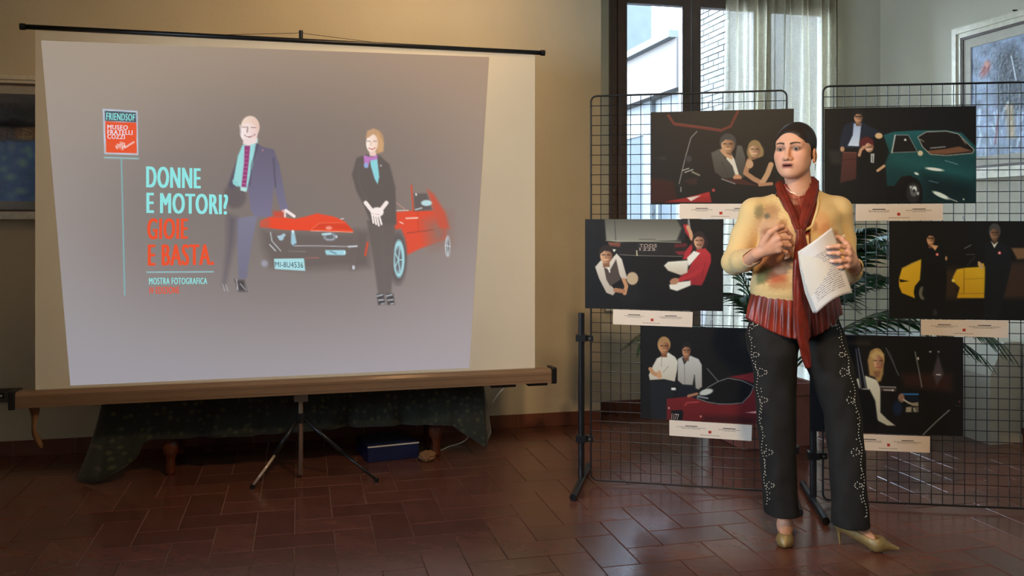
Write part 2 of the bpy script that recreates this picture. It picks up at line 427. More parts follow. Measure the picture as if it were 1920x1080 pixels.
# ================================================================== flat pictures: colours are written to the points of a fine grid
def projv(P):
    x = P[:, 0]*ct-P[:, 1]*st; d = P[:, 0]*st+P[:, 1]*ct
    return 960+F*x/d, HZ+(H-P[:, 2])*F/d
class Canvas:
    def __init__(s, X, Y, bgc): s.X = X; s.Y = Y; s.C = np.tile(np.array(bgc, float), (len(X), 1))
    def _put(s, idx, a, col):
        a = np.clip(a, 0, 1)[:, None]
        s.C[idx] = s.C[idx]*(1-a)+(col if isinstance(col, np.ndarray) and col.ndim == 2 else np.array(col, float))*a
    def _box(s, pts, pad):
        p = np.asarray(pts, float); lo = p.min(0)-pad; hi = p.max(0)+pad
        return np.nonzero((s.X > lo[0]) & (s.X < hi[0]) & (s.Y > lo[1]) & (s.Y < hi[1]))[0]
    def poly(s, pts, col, soft=0.8, alpha=1.0, col2=None, rnd=0.0):
        pts = np.asarray(pts, float); idx = s._box(pts, soft+rnd+1); x = s.X[idx]; y = s.Y[idx]
        d = np.full(len(idx), 1e9); ins = np.zeros(len(idx), bool); n = len(pts)
        for i in range(n):
            a = pts[i]; b = pts[(i+1) % n]; e = b-a
            t = np.clip(((x-a[0])*e[0]+(y-a[1])*e[1])/(e@e+1e-9), 0, 1)
            d = np.minimum(d, (x-a[0]-e[0]*t)**2+(y-a[1]-e[1]*t)**2)
            c = ((a[1] > y) != (b[1] > y)) & (x < (b[0]-a[0])*(y-a[1])/(b[1]-a[1]+1e-12)+a[0])
            ins ^= c
        d = np.sqrt(d); d[ins] *= -1; d -= rnd
        cc = col
        if col2 is not None:
            t = np.clip((y-pts[:, 1].min())/(np.ptp(pts[:, 1])+1e-9), 0, 1)[:, None]
            cc = np.array(col, float)*(1-t)+np.array(col2, float)*t
        s._put(idx, alpha*(0.5-d/(2*soft)), cc)
    def ell(s, cx, cy, rx, ry, col, soft=0.8, alpha=1.0, rot=0.0, shade=None):
        r = max(rx, ry); idx = s._box([(cx-r, cy-r), (cx+r, cy+r)], soft+1); x = s.X[idx]-cx; y = s.Y[idx]-cy
        c, q = math.cos(rot), math.sin(rot); u = (x*c+y*q)/rx; v = (-x*q+y*c)/ry
        d = (np.sqrt(u*u+v*v)-1)*min(rx, ry)
        cc = col
        if shade is not None:
            t = np.clip(0.5+0.6*u, 0, 1)[:, None]; cc = np.array(col, float)*(1-t)+np.array(shade, float)*t
        s._put(idx, alpha*(0.5-d/(2*soft)), cc)
    def line(s, pts, w, col, soft=0.7, alpha=1.0):
        pts = np.asarray(pts, float); idx = s._box(pts, w+soft+1); x = s.X[idx]; y = s.Y[idx]; d = np.full(len(idx), 1e9)
        for a, b in zip(pts[:-1], pts[1:]):
            e = b-a; t = np.clip(((x-a[0])*e[0]+(y-a[1])*e[1])/(e@e+1e-9), 0, 1)
            d = np.minimum(d, np.hypot(x-a[0]-e[0]*t, y-a[1]-e[1]*t))
        s._put(idx, alpha*(0.5-(d-w/2)/(2*soft)), col)
    def head(s, cx, cy, rx, ry, skin, hair, dark, hairtop=0.45, smile=True, long=False, bald=False):
        if not bald:
            s.ell(cx, cy-ry*.18, rx*1.16, ry*1.0, hair)
            if long: s.ell(cx+rx*.1, cy+ry*.35, rx*1.45, ry*1.15, hair, soft=1.2)
        s.poly([(cx-rx*.5, cy+ry*.5), (cx+rx*.5, cy+ry*.5), (cx+rx*.55, cy+ry*1.4), (cx-rx*.5, cy+ry*1.4)], dark)
        s.ell(cx, cy+ry*.1, rx*.92, ry*.9, skin, shade=dark)
        if not bald:
            s.poly([(cx-rx*.95, cy-ry*.1), (cx-rx*.8, cy-ry*.75), (cx, cy-ry*.98), (cx+rx*.85, cy-ry*.7), (cx+rx*.95, cy-ry*.1), (cx+rx*.6, cy-ry*.42), (cx-rx*.3, cy-ry*.5)], hair)
        for q in (-.42, .38):
            s.line([(cx+rx*(q-.2), cy-ry*.02), (cx+rx*(q+.2), cy-ry*.02)], max(.8, ry*.12), [v*.35 for v in dark], alpha=.85)
        s.line([(cx-rx*.02, cy+ry*.05), (cx-rx*.06, cy+ry*.3)], max(.6, rx*.12), dark, alpha=.6)
        s.line([(cx-rx*.35, cy+ry*.5), (cx, cy+ry*.57), (cx+rx*.35, cy+ry*.5)], max(.9, ry*.12), [min(255, v*1.12) for v in skin] if smile else [v*.6 for v in dark], alpha=.9)
def zo(x0, y0, k): return lambda *p: [(x0+a*k, y0+b*k) for a, b in p]
def np_grid_mesh(name, P, col, mat_):
    a, b = P.shape[:2]
    i = np.arange((a-1)*(b-1)); r = i//(b-1); c = i % (b-1); q = r*b+c
    f = np.stack([q, q+1, q+b+1, q+b], 1).astype(np.int32)
    me = bpy.data.meshes.new(name); nv = a*b; nf = len(f)
    me.vertices.add(nv); me.vertices.foreach_set('co', P.reshape(-1).astype(np.float32))
    me.loops.add(nf*4); me.loops.foreach_set('vertex_index', f.reshape(-1))
    me.polygons.add(nf); me.polygons.foreach_set('loop_start', (np.arange(nf)*4).astype(np.int32)); me.polygons.foreach_set('loop_total', np.full(nf, 4, np.int32))
    me.update(calc_edges=True); me.validate()
    at = me.color_attributes.new('Col', 'FLOAT_COLOR', 'POINT')
    at.data.foreach_set('color', np.concatenate([col, np.ones((nv, 1))], 1).astype(np.float32).reshape(-1))
    me.materials.append(mat_); return me
LP = np.array([0.74, 0.56, 0.44])         # how warm and bright the posters are lit: picture colour -> ink colour
M['photo'] = mat('photo_ink', (0, 0, 0, 1), 0.42, 0.35, vcol=True)
def picture(name, fr, off, quad, nx, ny, paint, bgc, mat_, light, parent, noise=1.2):
    """a flat picture on plane fr, quad = (u0, u1, z0, z1) in plane coordinates"""
    u0, u1, z0, z1 = quad
    U, Z = np.meshgrid(np.linspace(u0, u1, nx), np.linspace(z1, z0, ny))
    o = fr.o+fr.n*off
    W = np.stack([o.x+fr.u.x*U, o.y+fr.u.y*U, Z], -1)
    X, Y = projv(W.reshape(-1, 3)); cv = Canvas(X, Y, bgc); paint(cv)
    cc = np.clip(cv.C+np.random.normal(0, noise, cv.C.shape), 0, 255)
    col = np.clip(lin(cc)/light, 0, 1)
    Pl = np.stack([U, np.full_like(U, -off), Z], -1)
    return link(name, np_grid_mesh(name, Pl[:, ::1], col, mat_), None, parent)
_tx = {}
def text_mesh(s, bold=0.0, spacing=1.0):
    cu = bpy.data.curves.new('text', 'FONT'); cu.body = s; cu.offset = bold; cu.space_character = spacing; cu.resolution_u = 4
    o = bpy.data.objects.new('text', cu); C.objects.link(o); bpy.context.view_layer.update()
    me = bpy.data.meshes.new_from_object(o.evaluated_get(bpy.context.evaluated_depsgraph_get()))
    C.objects.unlink(o); bpy.data.objects.remove(o); bpy.data.curves.remove(cu)
    return me
def text_on(name, fr, off, s, tl, tr, br, bl, mat_, parent, bold=0.012, spacing=1.0):
    me = text_mesh(s, bold, spacing); n = len(me.vertices); co = np.empty(n*3); me.vertices.foreach_get('co', co); co = co.reshape(-1, 3)
    lo = co.min(0); hi = co.max(0); a = (co[:, 0]-lo[0])/(hi[0]-lo[0]); b = (co[:, 1]-lo[1])/(hi[1]-lo[1])
    q = [np.array(fr.hit(*p, off=off)) for p in (tl, tr, br, bl)]
    uv = (q[3][None]*((1-a)*(1-b))[:, None]+q[2][None]*(a*(1-b))[:, None]+q[1][None]*(a*b)[:, None]+q[0][None]*((1-a)*b)[:, None])
    co = np.stack([uv[:, 0], np.full(n, -off), uv[:, 1]], 1)
    me.vertices.foreach_set('co', co.reshape(-1)); me.update(); me.materials.clear()
    return link(name, me, mat_, parent)

# ================================================================== wire exhibition panels
def cp(px, py, Z): d = (H-Z)*F/(py-HZ); return c2w((px-960)/F*d, d)
FA = Frame(cp(1108, 900, .02), cp(1475, 923, .02))
p0 = Vector(cp(1543, 938, .02)); p1 = Vector(cp(1920, 954.5, .02)); dd = (p1-p0).normalized()
FB = Frame(p0, p0+dd*0.985)
def grid_panel(fr, label, feet):
    root = empty('wire_display_panel', fr.o, fr.rz, label, 'display panel')
    w = fr.len; z0, z1 = 0.022, 2.008; r = .03
    pts = []
    for cx, cz, a0 in ((w-r, z1-r, 0), (r, z1-r, 90), (r, z0+r, 180), (w-r, z0+r, 270)):
        for k in range(5):
            a = R(a0+22.5*k); pts.append((cx+r*math.cos(a), 0, cz+r*math.sin(a)))
    MB().tube(pts, .0048, 8, closed=True).build('frame', M['wire'], root, smooth=True)
    n = int(round(w/.0505)); mv = None
    for k in range(1, n):
        x = w*k/n
        if mv is None:
            mv = MB().tube([(0, .001, z0), (0, .001, z1)], .0021, 6).mesh('wire'); mv.materials.append(M['wire'])
        link('wire', mv, None, root, (x, 0, 0))
    m = int(round((z1-z0)/.0505)); mh = None
    for k in range(1, m):
        z = z0+(z1-z0)*k/m
        if mh is None:
            mh = MB().tube([(0, -.0025, 0), (w, -.0025, 0)], .0021, 6).mesh('wire'); mh.materials.append(M['wire'])
        link('wire', mh, None, root, (0, 0, z))
    for side, x in feet:
        MB().tube([(x, .0, .035), (x, .0, .885)], .0165, 14).build('post', M['black'], root, smooth=False)
        MB().tube([(x, -.30, .018), (x, .27, .018)], .0175, 14).build('foot', M['black'], root)
        for zz in (.235, .755):
            c = MB().box((x-.026, -.026, zz-.017), (x+.026, .026, zz+.017)).box((x+.02*side, -.012, zz-.015), (x+.062*side, .012, zz+.015)).build('clamp', M['plastic'], root)
            MB().tube([(x+.045*side, -.01, zz), (x+.045*side, -.019, zz)], .006, 8).build('screw', M['steel'], c)
    return root
pa = grid_panel(FA, 'black wire mesh display panel beside the window and the beige wall', [(1, -.05), (-1, FA.len+.03)])
pb = grid_panel(FB, 'black wire mesh display panel in front of the palm and the framed abstract painting', [(1, -.045), (-1, FB.len+.05)])

# ---- the photographs (art in c of the picture, drawn below) and their caption cards
def art1(c):
    z = zo(1200, 180, .2222)
    c.poly(z((80, 690), (280, 720), (320, 900), (80, 900)), (46, 15, 12), 3)
    c.line(z((240, 165), (290, 238), (480, 262), (680, 292), (765, 255), (825, 130)), 5, (96, 34, 26), 1); c.line(z((300, 228), (680, 280)), 1.2, (130, 60, 46), alpha=.7)
    c.poly(z((600, 480), (680, 440), (720, 530), (800, 540), (820, 415), (860, 420), (890, 520), (880, 690), (700, 695), (630, 640)), (84, 71, 58), 1.2, col2=(58, 48, 40))
    c.poly(z((760, 470), (795, 530), (835, 665), (805, 668), (780, 590), (725, 525)), (196, 168, 138))
    c.head(*z((742, 405))[0], 13.5, 17, (186, 128, 86), (58, 50, 45), (112, 70, 46))
    c.line(z((690, 460), (725, 500), (770, 520)), 6, (176, 120, 80)); c.line(z((690, 560), (740, 660)), 3, (58, 48, 40), alpha=.7)
    c.ell(*z((822, 690))[0], 8, 6, (176, 112, 74))
    c.head(*z((968, 450))[0], 11, 15, (196, 140, 98), (134, 96, 56), (120, 76, 50), long=True)
    c.poly(z((940, 545), (1060, 500), (1130, 570), (1140, 740), (960, 720)), (16, 14, 13), 1)
    c.line(z((920, 545), (890, 650), (960, 700), (1020, 730)), 9, (158, 104, 68)); c.line(z((1105, 580), (1075, 660), (1030, 735)), 10, (176, 122, 82)); c.ell(*z((925, 575))[0], 7, 8, (178, 124, 84)); c.line(z((1010, 750), (1110, 740)), 6, (160, 104, 70))
    c.poly(z((690, 700), (860, 700), (1000, 760), (800, 740)), (60, 26, 20)); c.line(z((690, 700), (800, 740)), 2.4, (112, 96, 84))
    c.poly(z((200, 895), (400, 855), (585, 808), (605, 900)), (160, 33, 30), col2=(120, 24, 22)); c.poly(z((395, 858), (515, 838), (430, 888)), (196, 158, 134))
    c.line(z((480, 300), (430, 352), (385, 510), (330, 740)), 1.6, (128, 112, 96)); c.line(z((345, 770), (345, 806)), 2, (120, 108, 96))
    c.line(z((360, 628), (412, 610)), 1.6, (170, 150, 130)); c.line(z((378, 645), (445, 620)), 1.6, (170, 150, 130)); c.line(z((440, 640), (500, 668)), 3.2, (118, 100, 76))
    c.ell(*z((410, 530))[0], 6, 6, (48, 42, 40), 2); c.poly(z((370, 710), (480, 690), (480, 750), (400, 740)), (46, 24, 20), 2); c.ell(*z((620, 795))[0], 3, 3, (150, 52, 44)); c.ell(*z((190, 525))[0], 8, 3, (38, 34, 32), 2)
def art2(c):
    z = zo(1060, 380, .2408)
    c.poly(z((305, 120), (965, 115), (965, 170), (900, 295), (400, 308), (318, 290)), (78, 68, 55), 1.5, col2=(128, 114, 94))
    c.poly(z((860, 115), (960, 115), (950, 180), (930, 300), (870, 290), (905, 200)), (36, 32, 30), 2); c.line(z((385, 130), (392, 300)), 1.4, (60, 52, 44)); c.line(z((318, 295), (900, 308)), 1.5, (146, 130, 104))
    c.line(z((575, 285), (700, 285)), 1.4, (78, 66, 52)); c.line(z((960, 130), (975, 260)), 3, (128, 118, 106)); 
    c.poly(z((330, 312), (930, 312), (960, 330), (940, 410), (430, 405), (330, 345)), (34, 28, 25)); c.poly(z((333, 308), (430, 314), (425, 348), (345, 335)), (128, 72, 48), col2=(90, 44, 32))
    c.poly(z((850, 320), (950, 315), (940, 345), (850, 350)), (84, 30, 27)); c.poly(z((850, 380), (940, 375), (935, 410), (880, 405)), (110, 34, 34)); c.line(z((420, 405), (560, 412), (910, 418)), 1.2, (116, 100, 84)); c.line(z((556, 375), (558, 410)), 2, (196, 170, 120))
    c.poly(z((562, 318), (715, 318), (715, 378), (562, 378)), (44, 39, 36))
    c.poly(z((400, 640), (560, 630), (590, 760), (480, 800), (380, 720)), (26, 22, 20), 2); c.ell(*z((522, 590))[0], 11, 12, (172, 136, 100), 1.2)
    c.poly(z((232, 500), (280, 445), (330, 470), (400, 395), (440, 440), (482, 590), (445, 605), (395, 520), (345, 630), (395, 690), (370, 722), (320, 702), (262, 590)), (200, 174, 148), 1, col2=(168, 140, 116))
    c.poly(z((300, 500), (345, 530), (395, 440), (430, 600), (350, 650), (320, 600)), (72, 54, 44), 1); c.line(z((335, 500), (345, 540)), 2.5, (210, 190, 165)); c.poly(z((355, 360), (395, 365), (380, 385)), (206, 186, 160))
    c.head(*z((318, 408))[0], 12, 16, (196, 138, 98), (42, 29, 22), (124, 76, 50)); c.line(z((455, 600), (475, 650), (462, 705)), 7, (176, 116, 76)); c.line(z((390, 680), (450, 690)), 8, (156, 98, 64))
    c.poly(z((918, 172), (950, 168), (985, 230), (1000, 330), (960, 440), (912, 440), (940, 370), (990, 310), (935, 230)), (160, 38, 40), 1); c.line(z((955, 190), (975, 235), (985, 280)), 7, (182, 126, 88))
    c.head(*z((1042, 295))[0], 10.5, 15, (198, 136, 98), (42, 29, 25), (118, 70, 50), long=True, smile=False)
    c.poly(z((1020, 370), (1090, 355), (1132, 400), (1135, 460), (1085, 600), (1060, 645), (975, 640), (960, 600), (880, 615), (880, 590), (960, 520), (1000, 430)), (172, 42, 42), 1, col2=(130, 30, 32))
    c.poly(z((1000, 375), (1050, 392), (960, 495), (948, 430)), (214, 190, 164)); c.poly(z((768, 490), (800, 460), (960, 448), (950, 545), (900, 565), (800, 530)), (210, 186, 158), 1.2, col2=(178, 148, 118))
    c.poly(z((808, 640), (860, 620), (975, 608), (975, 645), (870, 688), (815, 672)), (206, 182, 156), 1.2); c.line(z((890, 602), (1000, 560), (1080, 500)), 8, (160, 38, 38)); c.ell(*z((850, 612))[0], 9, 6, (160, 104, 72), rot=-.3)
    c.line(z((1090, 470), (1060, 590)), 1.5, (110, 24, 26), alpha=.8)
def art3(c):
    z = zo(1200, 620, .16667)
    c.poly(z((110, 560), (395, 565), (340, 1010), (130, 1010)), (27, 25, 25), 2); c.poly(z((420, 580), (640, 620), (640, 760), (420, 760)), (22, 22, 25), 2)
    c.poly(z((235, 290), (320, 245), (395, 295), (425, 345), (418, 440), (392, 572), (270, 545), (110, 555), (98, 500), (140, 405), (190, 312)), (196, 174, 148), 1, col2=(176, 150, 122))
    c.line(z((320, 400), (260, 470)), 1.2, (130, 108, 86), alpha=.8); c.line(z((245, 300), (240, 400)), 1.2, (130, 108, 86), alpha=.8); c.line(z((115, 430), (150, 480), (225, 510)), 7, (170, 112, 72)); c.ell(*z((215, 495))[0], 4, 8, (182, 124, 82))
    c.head(*z((270, 172))[0], 10.5, 15, (176, 116, 74), (150, 104, 62), (116, 66, 40))
    c.poly(z((425, 320), (480, 290), (520, 330), (565, 280), (660, 320), (695, 385), (697, 630), (660, 662), (628, 650), (612, 500), (590, 612), (480, 605), (425, 560)), (176, 158, 140), 1, col2=(140, 120, 102))
    c.poly(z((470, 305), (545, 315), (498, 385)), (44, 34, 30)); c.line(z((500, 390), (505, 590)), 1, (110, 96, 84)); c.line(z((612, 500), (620, 640)), 1.6, (60, 50, 46))
    c.head(*z((522, 222))[0], 8.5, 14, (170, 110, 72), (30, 24, 22), (104, 62, 42))
    c.poly(z((300, 768), (560, 738), (700, 790), (850, 832), (1140, 826), (1290, 640), (1295, 470), (1460, 490), (1460, 1080), (700, 1040), (300, 1010)), (116, 28, 27), 1, col2=(84, 22, 21))
    c.poly(z((1010, 520), (1280, 468), (1300, 600), (1150, 550)), (116, 28, 28), 2); c.poly(z((680, 940), (1300, 960), (1300, 1080), (700, 1040)), (58, 18, 17), 4, alpha=.7)
    ws = z((640, 762), (760, 640), (880, 572), (990, 534), (1140, 560), (1282, 625), (1240, 720), (1150, 812), (1020, 826), (880, 824), (750, 800)); c.poly(ws, (14, 13, 13), 1); c.line(ws+ws[:1], 1.3, (128, 112, 98))
    c.line(z((755, 425), (880, 570)), 1.6, (96, 88, 82)); c.ell(*z((745, 690))[0], 13, 5.5, (176, 160, 140), rot=-.25, soft=1); c.line(z((650, 740), (760, 760)), 3, (120, 112, 104)); c.line(z((545, 735), (640, 710)), 5, (150, 92, 62))
    c.poly(z((350, 900), (470, 890), (490, 930), (475, 1010), (350, 1008)), (18, 17, 17)); c.line(z((505, 840), (530, 810), (660, 800)), 3, (150, 50, 44), alpha=.7)
    c.poly(z((1190, 922), (1312, 905), (1312, 930)), (214, 132, 120)); c.poly(z((352, 642), (402, 642), (402, 670), (352, 668)), (206, 184, 162)); c.ell(*z((325, 870))[0], 1.6, 1.6, (190, 150, 130)); c.ell(*z((684, 965))[0], 2, 2, (190, 90, 80))
def art4(c):
    z = zo(1530, 180, .2222)
    c.poly(z((100, 460), (220, 460), (210, 580), (130, 570)), (38, 32, 27), 4)
    c.poly(z((240, 245), (320, 215), (390, 220), (470, 265), (560, 310), (540, 350), (450, 350), (380, 440), (200, 445), (205, 360)), (28, 30, 37), 1)
    c.poly(z((318, 232), (382, 232), (372, 330), (362, 425), (268, 420), (310, 330)), (150, 146, 152), 1, col2=(186, 178, 172)); c.head(*z((357, 178))[0], 8.5, 12, (182, 124, 86), (30, 23, 20), (104, 66, 46)); c.line(z((325, 170), (390, 172)), 1.2, (30, 22, 20)); c.ell(*z((530, 336))[0], 7, 5.5, (200, 148, 100)); c.ell(*z((222, 448))[0], 4, 5, (170, 116, 78))
    c.poly(z((225, 470), (345, 475), (338, 700), (203, 735)), (80, 41, 32), 1.2, col2=(60, 31, 25)); c.line(z((225, 540), (340, 530)), 1.2, (52, 26, 21)); c.line(z((230, 476), (340, 478)), 1.2, (112, 66, 50))
    c.poly(z((350, 500), (440, 470), (560, 480), (610, 620), (590, 870), (340, 880)), (19, 17, 17), 2)
    c.ell(*z((425, 400))[0], 13, 12.5, (82, 30, 29)); c.ell(*z((450, 432))[0], 8, 9.5, (200, 142, 104), shade=(140, 90, 62)); c.poly(z((370, 400), (420, 350), (480, 370), (490, 420), (440, 395), (385, 420)), (84, 31, 30)); c.line(z((432, 452), (470, 448)), 1.4, (226, 196, 170)); c.line(z((365, 500), (378, 455), (405, 430)), 5.5, (178, 122, 86)); c.line(z((425, 435), (475, 425)), 1.3, (60, 34, 28))
    c.poly(z((462, 488), (492, 486), (488, 565), (462, 560)), (184, 172, 156)); c.line(z((475, 500), (478, 555)), 1.5, (60, 50, 44)); c.line(z((575, 590), (520, 630)), 5, (190, 138, 96))
    body = z((570, 330), (650, 302), (850, 290), (1100, 288), (1230, 310), (1350, 430), (1352, 900), (900, 900), (890, 770), (800, 670), (720, 680), (660, 760), (600, 760), (585, 560), (620, 480))
    c.poly(body, (30, 74, 68), 1, col2=(11, 36, 34)); c.poly(z((640, 480), (900, 520), (1345, 620), (1345, 760), (880, 640), (640, 560)), (34, 84, 77), 12, alpha=.55)
    c.poly(z((900, 640), (1345, 720), (1345, 900), (910, 900)), (11, 28, 27), 10, alpha=.7)
    sw = z((668, 330), (780, 330), (855, 470), (640, 478)); c.poly(sw, (26, 20, 18)); c.line(sw+sw[:1], 1.3, (124, 118, 104)); c.line(z((668, 330), (640, 478)), 2.4, (164, 156, 140)); c.ell(*z((753, 370))[0], 2, 2, (230, 220, 190))
    wsn = z((860, 345), (930, 303), (1100, 296), (1200, 320), (1335, 455), (1320, 482), (1100, 502), (965, 492), (900, 430)); c.poly(wsn, (26, 19, 16)); c.poly(z((930, 462), (1100, 445), (1210, 425), (1320, 465), (1100, 492), (965, 488)), (112, 68, 44), 1.2); c.line(wsn+wsn[:1], 1.5, (160, 140, 116)); c.line(z((965, 440), (1090, 428)), 1.6, (150, 140, 128)); c.line(z((1230, 360), (1265, 405)), 1.5, (140, 104, 80)); c.line(z((880, 365), (910, 385)), 1.4, (150, 126, 100))
    c.ell(*z((880, 483))[0], 5, 5, (196, 166, 122)); c.ell(*z((1000, 618))[0], 17, 2.8, (216, 204, 176), rot=.13); c.ell(*z((1055, 838))[0], 17, 4, (206, 194, 166), rot=.42); c.line(z((1110, 860), (1190, 890)), 2, (150, 140, 120)); c.ell(*z((848, 655))[0], 4.5, 2.2, (206, 196, 170), rot=.4); c.line(z((1090, 545), (1195, 577)), 1.6, (96, 122, 112)); c.line(z((955, 715), (1030, 733)), 1.4, (88, 108, 100)); c.ell(*z((1245, 872))[0], 1.6, 1.6, (190, 180, 150))
    c.ell(*z((815, 815))[0], 19, 28, (15, 14, 14)); c.ell(*z((820, 815))[0], 13, 19, (36, 32, 30)); c.ell(*z((825, 800))[0], 7, 11, (84, 78, 70)); c.ell(*z((832, 785))[0], 4, 5, (196, 186, 166)); c.ell(*z((800, 770))[0], 2.5, 3, (150, 140, 124)); c.ell(*z((860, 822))[0], 2.2, 3, (166, 156, 138)); c.ell(*z((828, 800))[0], 2.4, 3, (20, 18, 18)); c.poly(z((600, 770), (760, 760), (740, 900), (590, 900)), (15, 15, 15), 2)
def art5(c):
    z = zo(1640, 390, .24076)
    c.poly(z((980, 430), (1180, 420), (1180, 700), (980, 705)), (56, 37, 27), 6); c.poly(z((1065, 312), (1180, 312), (1180, 395), (1110, 400)), (112, 74, 45), 2); c.poly(z((540, 470), (650, 470), (650, 705), (540, 705)), (52, 36, 25), 8)
    c.poly(z((188, 555), (212, 472), (290, 428), (365, 398), (352, 560), (312, 610), (312, 702), (212, 662), (190, 610)), (216, 160, 34), 1, col2=(196, 140, 22)); c.poly(z((190, 553), (268, 570), (200, 579)), (22, 18, 14)); c.line(z((215, 468), (360, 402)), 1.4, (160, 124, 60))
    c.poly(z((610, 535), (640, 478), (700, 466), (862, 456), (866, 540), (856, 702), (640, 702), (662, 620), (606, 565)), (212, 156, 30), 1.3, col2=(196, 138, 24)); c.line(z((697, 470), (694, 665)), 1.1, (120, 84, 18)); c.line(z((700, 555), (860, 548)), .9, (160, 112, 22)); c.line(z((645, 668), (860, 665)), 1.1, (150, 104, 20)); c.ell(*z((612, 565))[0], 3, 3, (230, 190, 80)); c.poly(z((800, 440), (850, 430), (866, 520), (858, 530)), (200, 148, 32)); c.poly(z((905, 645), (960, 610), (958, 702), (905, 702)), (166, 118, 44), 2)
    c.ell(*z((368, 655))[0], 15, 19, (15, 14, 13)); c.ell(*z((378, 662))[0], 8, 13, (98, 88, 72)); c.ell(*z((385, 665))[0], 4, 7, (30, 27, 24)); c.line(z((720, 450), (780, 380)), 2, (52, 46, 42)); c.line(z((700, 315), (750, 288)), 1.2, (120, 112, 100)); c.line(z((715, 362), (778, 362)), 1.1, (90, 84, 76))
    c.poly(z((360, 330), (430, 300), (500, 310), (560, 380), (560, 560), (540, 860), (400, 860), (370, 560)), (18, 17, 17), 1.5); c.head(*z((437, 240))[0], 8, 12.5, (206, 146, 100), (24, 19, 17), (110, 68, 46)); c.line(z((405, 230), (460, 235)), 1.2, (34, 24, 20)); c.poly(z((435, 285), (495, 295), (470, 332)), (206, 146, 100)); c.ell(*z((487, 362))[0], 2.8, 2.8, (206, 70, 60)); c.ell(*z((487, 362))[0], 1.3, 1.3, (240, 220, 200)); c.ell(*z((557, 392))[0], 2, 4, (180, 126, 80))
    c.poly(z((850, 280), (920, 260), (970, 262), (1050, 300), (1065, 440), (1040, 560), (960, 860), (850, 860), (860, 480)), (23, 22, 23), 1.5); c.head(*z((935, 192))[0], 9.5, 15, (136, 92, 62), (66, 58, 52), (74, 48, 34)); c.poly(z((905, 258), (930, 285), (962, 262), (932, 312)), (214, 194, 164)); c.ell(*z((972, 350))[0], 3, 3, (206, 70, 60)); c.ell(*z((972, 350))[0], 1.4, 1.4, (240, 220, 200)); c.line(z((812, 425), (830, 470)), 4.5, (196, 148, 94)); c.line(z((826, 430), (845, 462)), 3, (180, 132, 84)); c.ell(*z((470, 815))[0], 4, 6, (46, 40, 38), 2)
def art6(c):
    z = zo(1590, 630, .17586)
    c.poly(z((570, 400), (1110, 400), (1110, 600), (790, 560), (600, 540)), (46, 25, 20), 6); c.poly(z((-380, 60), (230, 60), (240, 95), (-380, 110)), (46, 33, 26), 4)
    c.poly(z((90, 460), (190, 425), (310, 470), (345, 560), (345, 815), (420, 890), (505, 955), (420, 955), (315, 900), (240, 700), (120, 560)), (204, 186, 158), 1.2, col2=(170, 150, 122))
    c.ell(*z((305, 250))[0], 14.5, 21, (172, 130, 78)); c.poly(z((210, 260), (240, 160), (330, 135), (385, 200), (375, 400), (350, 480), (315, 490), (290, 440), (230, 420)), (160, 118, 70), 2); c.ell(*z((326, 282))[0], 9, 14, (200, 142, 106), shade=(130, 80, 56)); c.poly(z((270, 380), (350, 370), (330, 440), (285, 440)), (128, 80, 56), 2); c.poly(z((240, 210), (300, 150), (380, 190), (372, 235), (320, 195), (270, 250)), (186, 144, 90), 1.5)
    for a in (292, 352): c.line(z((a-14, 262), (a+14, 262)), 1.5, (54, 34, 26))
    c.line(z((300, 335), (345, 335)), 1.8, (150, 70, 58)); c.line(z((322, 275), (318, 310)), 1.2, (120, 74, 52))
    c.poly(z((60, 130), (120, 130), (205, 560), (130, 560)), (17, 16, 18), 1); c.line(z((85, 140), (140, 555)), 1.6, (92, 88, 92)); c.line(z((110, 130), (190, 558)), 1.8, (104, 100, 104)); c.poly(z((130, 570), (230, 570), (290, 690), (330, 1010), (180, 1010)), (15, 14, 15), 1.5); c.poly(z((-380, 560), (150, 560), (180, 1010), (-380, 1010)), (16, 15, 15), 3)
    c.line(z((405, 128), (470, 260), (540, 420)), 1.8, (84, 80, 80)); c.line(z((440, 160), (500, 300)), 1.5, (50, 47, 48)); c.line(z((715, 170), (752, 350), (788, 545)), 2, (108, 102, 96)); c.ell(*z((747, 240))[0], 1.6, 2.6, (210, 196, 176)); c.poly(z((960, 190), (900, 400), (945, 530), (1025, 410)), (66, 53, 53), 2, alpha=.8); c.line(z((945, 412), (985, 414)), 2, (196, 180, 170)); c.ell(*z((878, 168))[0], 2.4, 1.6, (150, 140, 130)); c.ell(*z((965, 168))[0], 2, 1.6, (130, 120, 112))
    c.poly(z((340, 540), (515, 545), (515, 592), (345, 585)), (66, 49, 46)); c.line(z((340, 540), (510, 546)), 1.4, (170, 160, 150)); c.line(z((385, 575), (470, 578)), 2, (176, 156, 142)); c.ell(*z((478, 578))[0], 2, 2, (190, 166, 150)); c.poly(z((560, 612), (752, 612), (752, 630), (580, 628)), (48, 98, 146)); c.poly(z((590, 640), (752, 640), (752, 700), (650, 690)), (18, 24, 36), 1); c.ell(*z((568, 662))[0], 6, 8.5, (136, 94, 74)); c.line(z((595, 680), (650, 715), (700, 725)), 3, (176, 160, 140)); c.poly(z((640, 720), (750, 705), (750, 748), (690, 745)), (140, 122, 100)); c.poly(z((620, 760), (680, 755), (675, 812), (615, 812)), (146, 128, 102)); c.poly(z((695, 760), (752, 755), (752, 812), (690, 812)), (96, 86, 74)); c.line(z((700, 770), (720, 805)), 1.5, (200, 180, 160)); c.ell(*z((530, 770))[0], 9, 14, (24, 32, 48), 3); c.line(z((800, 1052), (940, 915), (1080, 790)), 1.7, (134, 128, 118)); c.line(z((1140, 745), (1200, 742)), 1.2, (50, 46, 44)); c.ell(*z((1188, 700))[0], 1.5, 1.5, (120, 60, 50))

